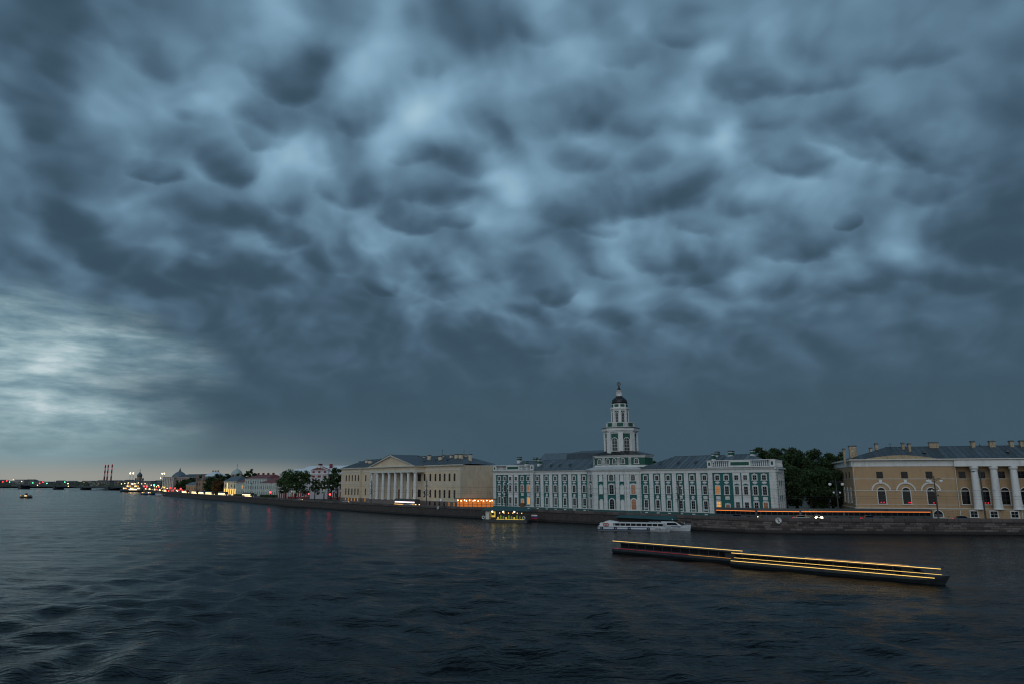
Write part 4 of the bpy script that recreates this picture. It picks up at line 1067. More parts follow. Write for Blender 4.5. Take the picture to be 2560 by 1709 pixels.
# round no-anchoring signs hung on the parapet
def anchor_sign(u, R, label):
    # plan intersection of the sight line with the quay
    best = None
    for k in range(0, 6000):
        p, d, nn = quay_at(k * .25)
        uu = X0 + FH * p.x / p.y
        if best is None or abs(uu - u) < best[0]: best = (abs(uu - u), k * .25)
    p, d, nn = quay_at(best[1]); ang = math.atan2(-d.y, -d.x)
    t = thing('round_sign', label, 'sign', (p.x - nn.x * .35, p.y - nn.y * .35, 3.35), ang, 'round signs on the quay wall')
    b = MB(); b.lathe([(.01, 0), (R, 0), (R, .08), (.01, .08)], 0, 0, 28); o = part('disc', b, M_whitetrim, t); o.rotation_euler = (math.pi/2, 0, 0)
    b = MB(); b.ring((0, -.05, 0), R * .96, R * .05, 28, 5); part('rim', b, M_black, t)
    b = MB(); w_ = R * .055
    b.box(-w_, w_, -.13, -.09, -R*.62, R*.62)                      # shank, anchor upside down
    for i in range(8):
        a0 = math.radians(25 + 130 * i / 8); a1 = math.radians(25 + 130 * (i + 1) / 8); r0 = R * .5
        b.extr([(r0*math.cos(a0), R*.12 + r0*math.sin(a0)), ((r0+w_*2)*math.cos(a0), R*.12 + (r0+w_*2)*math.sin(a0)), ((r0+w_*2)*math.cos(a1), R*.12 + (r0+w_*2)*math.sin(a1)), (r0*math.cos(a1), R*.12 + r0*math.sin(a1))], -.13, -.09)
    b.extr([(-R*.3, -R*.38), (R*.3, -R*.38), (R*.3, -R*.30), (-R*.3, -R*.30)], -.135, -.09)
    b.ring((0, -.11, -R*.68), R*.09, R*.03, 10, 4); part('anchor_symbol', b, M_black, t)
    b = MB(); b.extr([(-R*.70, R*.58), (-R*.58, R*.70), (R*.70, -R*.58), (R*.58, -R*.70)], -.12, -.085); part('slash', b, M_red if False else M_black, t)
anchor_sign(1939.5, .82, 'large round white anchor sign on the quay wall below the turquoise corner wing')
anchor_sign(1097, .62, 'small round white anchor sign on the quay wall below the cream building')

# water: one sheet with real waves, finer ripples in its material
def build_water():
    NR, NC = 620, 620
    rr = 22 * np.exp(np.linspace(0, math.log(9000 / 22), NR)); az = np.radians(np.linspace(-78, 78, NC))
    R, AZ = np.meshgrid(rr, az, indexing='ij'); X = R * np.sin(AZ); Yv = R * np.cos(AZ); Z = np.zeros_like(X)
    sp = R * (math.log(9000 / 22) / NR)
    g = np.random.default_rng(11); base = math.radians(55)
    # slow patches where the waves are stronger or flattened
    patch = (.75 + .45 * np.sin(X / 37 + 1.3 * np.sin(Yv / 53)) * np.sin(Yv / 61 + X / 90)) * (.85 + .35 * np.tanh(-X / 40))
    for i in range(46):
        lam = .8 * (10.0 / .8) ** (g.random()); th = base + g.normal(0, .55); k = 2 * math.pi / lam
        amp = .0125 * lam ** .80; fil = np.clip((lam / sp - 2.2) / 3.0, 0, 1)
        ph = g.random() * 6.28; warp = .8 * np.sin(X / (lam * 5.1) + i) + .8 * np.sin(Yv / (lam * 4.3) + 2 * i)
        w_ = np.sin(k * (X * math.cos(th) + Yv * math.sin(th)) + ph + warp)
        Z += amp * fil * (w_ + .25 * w_ * w_)
    Z *= patch
    me = bpy.data.meshes.new('water'); nv = NR * NC
    co = np.stack([X, Yv, Z], -1).reshape(-1).astype(np.float32)
    idx = np.arange(nv).reshape(NR, NC)
    q = np.stack([idx[:-1, :-1], idx[1:, :-1], idx[1:, 1:], idx[:-1, 1:]], -1).reshape(-1, 4)[:, ::-1]
    me.vertices.add(nv); me.vertices.foreach_set('co', co)
    me.loops.add(q.size); me.loops.foreach_set('vertex_index', q.reshape(-1).astype(np.int32))
    me.polygons.add(len(q)); me.polygons.foreach_set('loop_start', np.arange(0, q.size, 4, dtype=np.int32)); me.polygons.foreach_set('loop_total', np.full(len(q), 4, dtype=np.int32))
    me.polygons.foreach_set('use_smooth', np.ones(len(q), dtype=bool)); me.update(); me.validate()
    return me
wm = bpy.data.materials.new('river_water'); wm.use_nodes = True; t = NT(wm.node_tree); pb = t.n['Principled BSDF']
pb.inputs['Base Color'].default_value = (.0022, .0048, .0058, 1); pb.inputs['Roughness'].default_value = .18; pb.inputs['IOR'].default_value = 1.20
tcw = t.new('ShaderNodeTexCoord')
def wmap(rot, sx, sy):
    mp = t.new('ShaderNodeMapping'); t.set(mp.inputs[0], tcw.outputs['Object']); mp.inputs['Rotation'].default_value = (0, 0, rot); mp.inputs['Scale'].default_value = (sx, sy, 1); return mp.outputs[0]
na = t.noise(wmap(math.radians(-52), .20, .62), 1.0, 4, .55, dist=.6)
nb_ = t.noise(wmap(math.radians(-40), .9, 2.3), 1.0, 3, .5, dist=.4)
nc_ = t.noise(wmap(math.radians(-20), .025, .075), 1.0, 3, .5)
hgt = t.m('ADD', t.m('MULTIPLY', na, .62), t.m('MULTIPLY', nb_, .26))
hgt = t.m('MULTIPLY', hgt, t.maprange(nc_, .3, .7, .45, 1.25))
bn = t.new('ShaderNodeBump'); bn.inputs['Strength'].default_value = 1; bn.inputs['Distance'].default_value = .80; t.set(bn.inputs['Height'], hgt); t.set(pb.inputs['Normal'], bn.outputs[0])
wme = build_water(); wme.materials.append(wm)
structure('water', wme)

# ================================================================== buildings further down the embankment
def FA(u0, Y0, u1, Y1): return Facade(((u0 - X0) / FH * Y0, Y0), ((u1 - X0) / FH * Y1, Y1))
def simple_building(name, label, F, h, depth, wall, roof, rh, cols, rows, ww, wh, trim=None, li=4, ri=4, tr=.0, plinth=None, stair=None, chim=0, litp=0.0, side=True, panels=False):
    r = F.root(name, label)
    b = MB(); b.box(0, F.L, 0, depth, -.5, h); part('wall', b, wall, r)
    b = MB(); b.box(-.3, F.L + .3, -.3, depth + .3, h, h + .5); part('cornice', b, trim or M_creamtrim, r)
    if plinth: b = MB(); b.box(-.1, F.L + .1, -.12, depth + .1, -.5, 1.2); part('plinth', b, plinth, r)
    z = h + .5; b = MB(); ym = depth / 2
    b.add([(-.6,-.6,z),(F.L+.6,-.6,z),(F.L+.6,depth+.6,z),(-.6,depth+.6,z),(li,ym,z+rh),(F.L-ri,ym,z+rh)], [(0,1,5,4),(1,2,5),(2,3,4,5),(3,0,4),(3,2,1,0)]); rf = part('roof', b, roof, r)
    for i in range(cols):
        x = F.L * (i + .5) / cols
        for z_ in rows: window(r, x, 0, z_, ww, wh, tr, mt=trim, glass=M_litdim if rng.random() < litp else (M_glassgrey if rng.random() < .3 else M_glass))
    for i in range(chim):
        x = F.L * (i + .7) / (chim + .4); b = MB(); b.box(x - .7, x + .7, ym - .5, ym + .7, z + rh * .3, z + rh + 1.3); part('chimney', b, roof if roof is M_redroof else M_ochredirty, rf)
    if side:
        for j in range(max(1, int(depth / 5))):
            for z_ in rows: window(r, 0, depth * (j + .5) / max(1, int(depth / 5)), z_, ww, wh, tr, mt=trim, rotz=-math.pi / 2)
    return r
# red and white collegia building behind the lime trees
T = FA(720, 482, 884, 452)
tr_ = simple_building('gabled_red_white_building', 'white and dark red building with ornate gable and pale blue mansard roof behind the trees', T, 15.2, 20, M_pinkwhite, M_blueroof, 5.2, 9, (), 1.6, 3, M_whitetrim, 9, 6, plinth=M_brickred, side=False)
b = MB(); b.box(-.02, T.L, -.05, 0, 1.2, 4.6); part('ground_storey', b, M_brickred, tr_)
for i in range(10):
    x = T.L * (i + .5) / 10
    if not 3.6 < i < 6.4 or True:
        window(tr_, x, 0, 9.0, 1.7, 3.6, .35, True, mt=M_whitetrim); window(tr_, x, 0, 5.2, 1.5, 2.4, .3, mt=M_whitetrim)
        window(tr_, x, -.06, 1.4, 1.7, 2.6, .25, True, mt=M_whitetrim, glass=M_litwin if i == 3 else M_glass)
        b = MB(); b.box(x - 1.2, x + 1.2, -.12, 0, 13.6, 14.6); part('panel', b, M_brickred, tr_)
    b = MB(); x2 = T.L * i / 10; b.box(x2 - .35, x2 + .35, -.3, 0, 1.2, 15.2); part('pilaster', b, M_whitetrim, tr_)
xg0, xg1 = T.s(779), T.s(822); xm = (xg0 + xg1) / 2
b = MB(); b.box(xg0, xg1, -1.2, 2, 0, 17.8); part('gable_bay', b, M_pinkwhite, tr_)
for k_ in range(3):
    x = xg0 + (xg1 - xg0) * (k_ + .5) / 3
    window(tr_, x, -1.2, 9.0, 1.7, 3.6, .35, True, mt=M_whitetrim); window(tr_, x, -1.2, 4.9, 1.6, 2.6, .3, mt=M_whitetrim)
    b = MB(); b.box(x - 1.3, x + 1.3, -1.35, -1.2, 13.4, 14.5); part('panel', b, M_brickred, tr_)
    b = MB(); b.box(x - .9, x + .9, -1.35, -1.2, 16.2, 17.3); part('panel', b, M_brickred, tr_)
    if k_ < 2: b = MB(); xx = xg0 + (xg1 - xg0) * (k_ + 1) / 3; b.box(xx - .3, xx + .3, -1.5, -1.2, 4, 16); part('pilaster', b, M_whitetrim, tr_)
b = MB(); b.box(xg0 - .4, xg1 + .4, -1.7, 2, 15.2, 15.9); b.box(xg0 - .4, xg1 + .4, -1.7, 2, 17.8, 18.1); part('gable_cornice', b, M_whitetrim, tr_)
b = MB(); b.extr([(xg0, 18.1), (xg1, 18.1), (xm, 20.3)], -1.3, 1.5); part('gable', b, M_brickred, tr_)
b = MB()
for s_ in (-1, 1): b.extr([(xm + s_ * (xg1 - xm + .3), 18.1), (xm + s_ * (xg1 - xm - .8), 18.1), (xm, 20.0), (xm, 20.5)][::s_], -1.7, -1.2)
for dx_, dz_, r_ in ((-2.4, 19.5, .6), (2.4, 19.5, .6), (0, 20.0, 1.0)): b.lathe([(r_, 0), (r_, .5)], 0, 0, 12) if False else b.box(xm + dx_ - r_ * .8, xm + dx_ + r_ * .8, -1.9, -1.0, dz_ - r_ * .8, dz_ + r_ * .8)
part('gable_ornament', b, M_whitetrim, tr_)
b = MB(); b.box(xm - .7, xm + .7, -1.6, .4, 20.8, 21.5); b.box(xm - .95, xm + .95, -1.9, .7, 21.5, 21.9); part('crown_finial', b, M_brickred, tr_)
xc = T.s(829, 8); b = MB(); b.box(xc - .7, xc + .7, 6, 7.5, 17, 21.9); part('chimney', b, M_brickred, tr_)
# mansard lower slope
b = MB(); L = T.L
b.add([(-.6,-.6,15.7),(L+.6,-.6,15.7),(L-1,2.6,19.0),(3.2,2.6,19.0)], [(0,1,2,3)]); part('mansard_slope', b, M_blueroof, tr_)
# its end wing with tall white strips
T2 = FA(698.5, 505, 720.5, 480)
t2 = simple_building('end_wing', 'narrow white striped end wing beside the gabled red and white building', T2, 15.6, 10, M_pinkwhite, M_blueroof, 2.6, 4, (13.7, 11.6, 7.5), 1.0, 1.3, M_whitetrim, 3, 1, plinth=M_brickred, side=False)
for i in range(5):
    x = T2.L * i / 4; b = MB(); b.box(x - .4, x + .4, -.3, 0, 0, 11); part('pilaster', b, M_whitetrim, t2)
b = MB(); b.box(0, T2.L, -.06, 0, 0, 4.6); part('ground_storey', b, M_brickred, t2)
T3 = FA(684, 540, 699, 515)
simple_building('white_arcaded_wing', 'low pinkish white annex between the green house and the striped end wing', T3, 9.3, 12, M_pinkwhite, M_blueroof, 1.5, 3, (6.6, 1.5), 1.1, 1.8, M_whitetrim, 1, 1)
# grey-green houses with red roofs
G1 = FA(612.8, 572, 667, 548)
g1 = simple_building('green_house', 'grey-green three-storey house with dark red hipped roof and chimneys', G1, 12.6, 16, M_greygreen, M_redroof, 3.0, 9, (9.3, 5.4, 1.2), .95, 2.0, M_whitetrim, 8, 2, chim=4)
for i in range(10): b = MB(); x = G1.L * i / 9; b.box(x - .2, x + .2, -.12, 0, 0, 12.6); part('pilaster', b, M_whitetrim, g1)
G2 = FA(652.5, 540, 691, 520)
g2 = simple_building('green_house', 'lower grey-green house with red roof right of the three-storey one', G2, 9.4, 13, M_greygreen, M_redroof, 3.4, 8, (5.4, 1.2), .9, 2.2, M_whitetrim, 7, 2)
for i in range(9): b = MB(); x = G2.L * i / 8; b.box(x - .2, x + .2, -.12, 0, 0, 9.4); part('pilaster', b, M_whitetrim, g2)
G3 = FA(591, 596, 613, 580)
g3 = simple_building('green_house', 'small pale green house with one lit window beside the floodlit pavilion', G3, 9.6, 12, M_greygreen, M_redroof, 2.4, 4, (1.2,), 1.0, 2.2, M_whitetrim, 2, 1)
window(g3, G3.s(606), 0, 5.2, 2.2, 2.6, .2, glass=M_litwin)
# floodlit pavilion
Pv = FA(560.5, 615, 592, 598)
M_flood = mat('floodlit_cream_wall', (.62, .56, .42), .8, .06)
pv = simple_building('floodlit_pavilion', 'small cream house with floodlit golden ground storey and grey mansard roof', Pv, 10.6, 12, M_flood, M_metalroof, 4.2, 4, (6.2, 1.3), 1.0, 2.4, M_creamtrim, 3, 3, chim=2)
b = MB(); b.box(-.1, Pv.L + .1, -.1, 0, 5.2, 5.6); part('string_course', b, M_whitetrim, pv)
xx = Pv.s(571); b = MB(); b.box(xx - 1.1, xx + 1.1, -.9, 0, 0, 10.2); part('bay', b, M_flood, pv)
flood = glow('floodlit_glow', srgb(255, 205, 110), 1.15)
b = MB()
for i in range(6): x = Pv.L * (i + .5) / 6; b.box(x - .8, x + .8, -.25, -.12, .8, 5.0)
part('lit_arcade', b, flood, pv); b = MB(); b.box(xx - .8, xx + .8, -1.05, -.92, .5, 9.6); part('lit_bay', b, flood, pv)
for x in (1.5, xx - 1.6, xx + 2.4, Pv.L - 2):
    b = MB(); b.box(x - .3, x + .3, -2.6, -2.2, 0, .5); part('floodlight', b, M_hot, pv)
# brown house
Bh = FA(491.5, 672, 519, 655)
bh = simple_building('brown_house', 'brown stone house with two stepped gables among the dark trees', Bh, 11.5, 12, M_brown, M_darkroof, 3.2, 5, (7.4, 2.4), 1.1, 2.0, M_brown, 2, 2)
for xx in (.9, Bh.s(507)): b = MB(); b.box(xx - 1.0, xx + 1.0, -.9, 1.5, 0, 14.2); b.extr([(xx - 1.0, 14.2), (xx + 1.0, 14.2), (xx, 16.6)], -.9, 1.5); part('turret', b, M_brown, bh)
simple_building('grey_house', 'grey roofed house with chimneys rising behind the brown stone house', FA(509, 712, 531, 700), 15.5, 14, M_artstone, M_blueroof, 4.2, 4, (10, 5), 1.2, 2, M_creamtrim, 3, 3, chim=3)
simple_building('yellow_house', 'small low yellowish house left of the brown stone house', FA(466, 716, 491, 700), 7.2, 10, M_ochre, M_metalroof, 2.8, 4, (3.4,), 1.2, 1.9, M_creamtrim, 3, 3)
# academy of arts, dark red-brown palace with low dome
Ar = FA(414, 860, 512, 800)
ars = Ar.root('domed_palace', 'grey-brown palace with columned front and low dome at the bend of the quay')
b = MB(); b.box(0, Ar.L, 0, 30, -.5, 14.6); part('wall', b, M_artstone, ars)
b = MB(); b.box(-.5, Ar.L + .5, -.6, 30, 14.6, 15.8); part('cornice', b, M_artstone, ars)
xe = Ar.s(440); b = MB(); b.box(.5, xe, -3, 0, 0, 14.6); b.box(0, xe + .5, -3.6, 0, 14.6, 16.2); part('centre_bay', b, M_artstone, ars)
for i in range(7): b = MB(); x = 1.2 + (xe - 2) * i / 6; b.lathe([(.8, 4), (.7, 13.6), (.9, 14.0), (.9, 14.6)], x, -3.6, 8); part('column', b, M_creamtrim, ars)
for i in range(16):
    x = xe + 1.5 + (Ar.L - xe - 2) * i / 15
    for z_ in (10.8, 6.3, 1.6): window(ars, x, 0, z_, 1.4, 2.6, 0, mt=M_artstone)
for i in range(5):
    for z_ in (10.8, 6.3): window(ars, 2.4 + (xe - 4) * i / 4.4, -3, z_, 1.4, 2.6, 0, mt=M_artstone)
xd = Ar.s(447, 8); b = MB(); b.lathe([(8.3, 15), (8.3, 17.2), (7.2, 18.6), (4.9, 20.6), (2.9, 21.9), (1.6, 22.6)], xd, 8, 20); part('dome', b, M_metalroof, ars, smooth=False)
b = MB(); b.lathe([(1.4, 22.6), (1.0, 24.0), (.5, 25.6), (.15, 26.9)], xd, 8, 8); part('dome_statue', b, M_darkroof, ars)
b = MB(); b.add([(xe, 0, 15.8), (Ar.L, 0, 15.8), (Ar.L, 20, 15.8), (xe, 20, 15.8), (xe + 8, 10, 19.2), (Ar.L - 8, 10, 19.2)], [(0,1,5,4),(1,2,5),(2,3,4,5),(3,0,4)]); part('roof', b, M_darkroof, ars)
# church dome over the trees
cd = at_depth(592, 1183, 950); c = thing('church_dome', 'grey-green church dome with cross above the treetops', 'dome', (cd.x, cd.y, RZ))
b = MB(); b.lathe([(6.5, 0), (6.5, 19)], 0, 0, 16); part('drum', b, M_greygreen, c)
b = MB(); b.lathe([(7.4, 19), (7.0, 21.5), (5.6, 24), (3.2, 26), (.6, 27.2), (.6, 28.6), (.15, 29)], 0, 0, 20); part('dome', b, M_greygreen, c, smooth=True)
b = MB(); b.box(-.12, .12, -.12, .12, 29, 33.5); b.box(-.9, .9, -.12, .12, 31.2, 31.5); part('cross', b, M_black, c)

# ================================================================== far side: bridge, chimneys, church, skyline
br0 = Vector((((-260) - X0) / FH * 1560, 1560)); 
BP = [(54, 1440), (140, 1352), (208, 1290), (272, 1232)]
brd = thing('river_bridge', 'low multi-span bridge crossing the river on stone piers at far left', 'bridge', (0, 0, 0))
bdir = None
pts = [Vector(((u - X0) / FH * Y, Y)) for u, Y in BP]
bd = (pts[-1] - pts[0]).normalized(); bn_ = Vector((-bd.y, bd.x))
start = pts[0] - bd * 260; end = pts[-1] + bd * 105
deckz = lambda s: 9.6 - 4.2 * max(0, min(1, (s - 180) / 360))
L = (end - start).length; n = 60
ts = [(p - start).dot(bd) for p in pts]; piers = [ts[0] - 150] + ts + [L]
mb = MB()
for i in range(n):
    s0, s1 = L * i / n, L * (i + 1) / n
    for (o0, o1, t0, t1) in ((0, 12, 0, 1.1),):
        vs = []
        for s in (s0, s1):
            p = start + bd * s; z = deckz(s)
            # arched underside between piers
            pr = [q for q in piers if q <= s] or [0]; nx = [q for q in piers if q > s] or [L + 60]
            f = (s - pr[-1]) / max(1, nx[0] - pr[-1]); f = max(0, min(1, f)); und = z - 1.3 - 2.4 * (2 * f - 1) ** 2
            for q in (p, p + bn_ * 12): vs += [(q.x, q.y, und), (q.x, q.y, z)]
        mb.add(vs, [(0, 4, 5, 1), (2, 3, 7, 6), (1, 5, 7, 3), (0, 2, 6, 4)])
part('deck', mb, M_darksteel, brd)
for i, p in enumerate(pts + [pts[0] - bd * 150]):
    mb = MB(); w_ = 6.5 if i in (0, 3) else 3.4; z = deckz((p - start).dot(bd)) - 1
    q = [p - bd * w_ - bn_ * 3, p + bd * w_ - bn_ * 3, p + bd * w_ + bn_ * 14, p - bd * w_ + bn_ * 14]
    mb.prism([(v.x, v.y) for v in q], -2, z if i not in (0, 3) else z + 1); part('pier', mb, M_darksteel, brd)
mb = MB()
for i in range(2):
    for j in range(n):
        p = start + bd * (L * j / n) + bn_ * 12 * i; q = start + bd * (L * (j + 1) / n) + bn_ * 12 * i
        mb.tube((p.x, p.y, deckz(L * j / n) + 1.1), (q.x, q.y, deckz(L * (j + 1) / n) + 1.1), .12, n=4); mb.tube((p.x, p.y, deckz(L*j/n)), (p.x, p.y, deckz(L*j/n) + 1.1), .1, n=4)
part('railing', mb, M_darksteel, brd)
for i, u_ in enumerate((-10, 32, 80, 101, 138, 170, 209, 240)):
    s = min(range(int(L)), key=lambda k: abs(X0 + FH * (start + bd * k).x / (start + bd * k).y - u_)); p = start + bd * s + bn_ * .5; z = deckz(s)
    o = thing('street_lamp', 'thin lamp post on the far bridge', 'street lamp', (p.x, p.y, z), 0, 'lamp posts on the far bridge')
    b = MB(); b.tube((0, 0, 0), (0, 0, 9 if i % 2 else 7), .16, .1); part('pole', b, M_black, o)
    b = MB(); b.ball((0, 0, 9.3 if i % 2 else 7.3), .35 if i != 1 else .8, 8, 5); part('lamp', b, M_gold if i in (1, 4, 6) else M_globe, o)
# navigation lights on the bridge
NAV = [(7, 1203, 'r'), (17, 1200.5, 'r'), (24, 1203.5, 'g'), (82, 1205.5, 'g'), (99, 1206.5, 'r'), (107, 1204, 'r'), (117, 1207, 'g'), (162, 1203.5, 'g'), (94, 1211.5, 'w'), (170, 1207.5, 'w'), (54, 1202, 'w'), (171, 1214, 'w')]
cname = {'r': ('red', M_redhot), 'g': ('green', M_greenlight), 'w': ('warm yellow', M_hot)}
place = ['at the left frame edge', 'above its left span', 'beside the leftmost red ones', 'right of the big pier', 'over the second span, lower one', 'over the second span, upper one', 'left of the second small pier', 'towards the chimneys', 'under the deck of the second span', 'over the third span', 'on top of the big pier', 'below the third span']
for (u, v, k), pl in zip(NAV, place):
    s = min(range(int(L)), key=lambda q: abs(X0 + FH * (start + bd * q).x / (start + bd * q).y - u)); Pp = start + bd * s - bn_ * .6
    P3 = at_depth(u, v, Pp.y)
    o = thing('signal_light', f'{cname[k][0]} signal light on the far bridge {pl}', 'signal light', (P3.x, P3.y, P3.z), 0, 'signal lights on the far bridge')
    b = MB(); b.ball((0, 0, 0), .8 if k == 'w' else .85, 10, 6); part('lens', b, cname[k][1], o)
    b = MB(); b.box(-.2, .2, .4, .9, -1.6, 1.2); part('bracket', b, M_black, o)
# chimneys of a power station
M_stripew = mat('chimney_white', (.45, .43, .42), .8, .1); M_striper = mat('chimney_red', (.15, .03, .03), .8, .1)
for i, (u, v) in enumerate(((264, 1160.5), (271, 1160), (281, 1159))):
    P3 = at_depth(u, v, 2300); o = thing('smokestack', ('left', 'middle', 'right')[i] + ' one of three tall red and white banded chimneys', 'chimney', (P3.x, P3.y, RZ), 0, 'banded power station chimneys')
    H = P3.z - RZ; nb2 = 5
    for k in range(nb2):
        b = MB(); z0 = H * (.28 + .72 * k / nb2) if k else 0; z1 = H * (.28 + .72 * (k + 1) / nb2); b.lathe([(2.3 - .1 * k, z0), (2.2 - .1 * k, z1)], 0, 0, 14); part('band', b, M_striper if k % 2 == 0 else M_stripew, o, label='red band' if k % 2 == 0 else 'white band')
    for z in (H - 1, H * .58, H * .8):
        for s_ in (-1, 1): b = MB(); b.ball((2.4 * s_, -2.2, z), .38, 8, 5); part('warning_light', b, M_red, o)
# church with onion dome on the far bank
P3 = at_depth(349, 1190, 1850); o = thing('far_church', 'dark brick church with single dome and cross beyond the bridge', 'church', (P3.x, P3.y, RZ))
b = MB(); b.box(-13, 13, -8, 8, 0, 13); part('nave', b, M_farwall, o); b = MB(); b.lathe([(5.6, 13), (5.6, 24)], 0, 0, 12); part('drum', b, M_brown, o)
b = MB(); b.lathe([(5.9, 24), (6.3, 27), (5.0, 30), (2.0, 33), (.4, 36)], 0, 0, 14); part('dome', b, M_darkroof, o, smooth=True)
b = MB(); b.box(-.3, .3, -.3, .3, 35, 42); b.box(-1.5, 1.5, -.3, .3, 39, 39.6); part('cross', b, M_black, o)
for s_ in (-1, 1): b = MB(); b.lathe([(2, 13), (2, 16), (2.4, 18), (.3, 21)], 9 * s_, 0, 8); part('turret', b, M_darkroof, o)
# lattice port cranes with lamps (two pairs)
for i, (u, v, Y) in enumerate(((326, 1181.5, 1700), (333.5, 1181.5, 1700), (405.5, 1182, 1150), (411, 1181.5, 1150))):
    P3 = at_depth(u, v, Y); H = P3.z - RZ
    o = thing('floodlight_mast', ('left', 'right', 'left', 'right')[i] + ' mast of the pair of lit floodlight masts ' + ('near the far church' if i < 2 else 'beside the domed palace'), 'light mast', (P3.x, P3.y, RZ), 0, 'floodlight masts')
    b = MB(); b.tube((0, 0, 0), (0, 0, H + 2), .55, .3); b.tube((-2, 0, H - 7), (2, 0, H - 7), .15, n=4); b.tube((-1.5, 0, H), (1.5, 0, H), .2); part('mast', b, M_darksteel, o)
    for k, (dx_, dz_) in enumerate(((-.6, 0), (.7, .8), (0, -1.2))[:3] if i < 2 else ((0, 0), (.5, -.8))): b = MB(); b.ball((dx_, -.6, H + dz_), 1.15 if i < 2 else .85, 8, 6); part('lamp', b, M_hot, o)
    if i >= 2: b = MB(); b.ball((.3 if i == 3 else -1.5, -.6, H - 7.2), .8, 8, 6); part('lamp', b, M_hot, o)
# skyline of the far bank: separate buildings
rs = random.Random(5)
SK = [(-30, 14), (0, 11), (22, 8), (48, 12), (72, 11), (92, 8), (108, 7), (125, 6), (146, 9), (160, 6), (176, 7), (198, 6), (217, 9), (236, 8), (250, 10), (262, 9), (276, 9), (290, 9), (304, 8), (318, 9), (335, 8), (366, 8), (378, 7), (392, 9), (404, 8)]
desc = ['pale', 'dark', 'long low', 'tall narrow', 'grey', 'brown', 'white', 'dull ochre', 'flat roofed', 'pitched roof', 'sooty', 'bulky']
for i, (u, hh) in enumerate(SK):
    Y = 1900 if u < 320 else 1500; Y += rs.uniform(-60, 60)
    F = Facade((((u - 12) - X0) / FH * Y, Y), (((u + 12) - X0) / FH * (Y - 12), Y - 12), RZ)
    h = hh * 1.25 + rs.uniform(-1, 2)
    r = F.root('far_building', f'{desc[i % 12]} building in the far bank skyline, number {i + 1} counted from the left', 'building', 'buildings of the far bank skyline')
    # replaced below by a findable description
    r['label'] = f'distant {desc[i % 12]} block on the far bank ' + ('left of' if u < 50 else 'behind') + ' the bridge' if u < 250 else f'distant {desc[i % 12]} block ' + ('behind the three chimneys' if u < 300 else 'by the far church' if u < 350 else 'left of the domed palace')
    b = MB(); b.box(0, F.L, 0, 14, -2, h); part('wall', b, M_farwall, r)
    b = MB()
    if i % 3: b.add([(-.5,-.5,h),(F.L+.5,-.5,h),(F.L+.5,14.5,h),(-.5,14.5,h),(3,7,h+3),(F.L-3,7,h+3)], [(0,1,5,4),(1,2,5),(2,3,4,5),(3,0,4)])
    else: b.box(-.4, F.L + .4, -.4, 14.4, h, h + .8)
    part('roof', b, M_farroof, r)
    nw = 6
    for j in range(nw):
        for z_ in (2.5, 6.0, 9.0):
            if z_ + 2 < h: window(r, F.L * (j + .5) / nw, 0, z_, 1.8, 2.0, 0, mt=M_farwall, glass=M_litdim if rs.random() < .04 else M_glass)
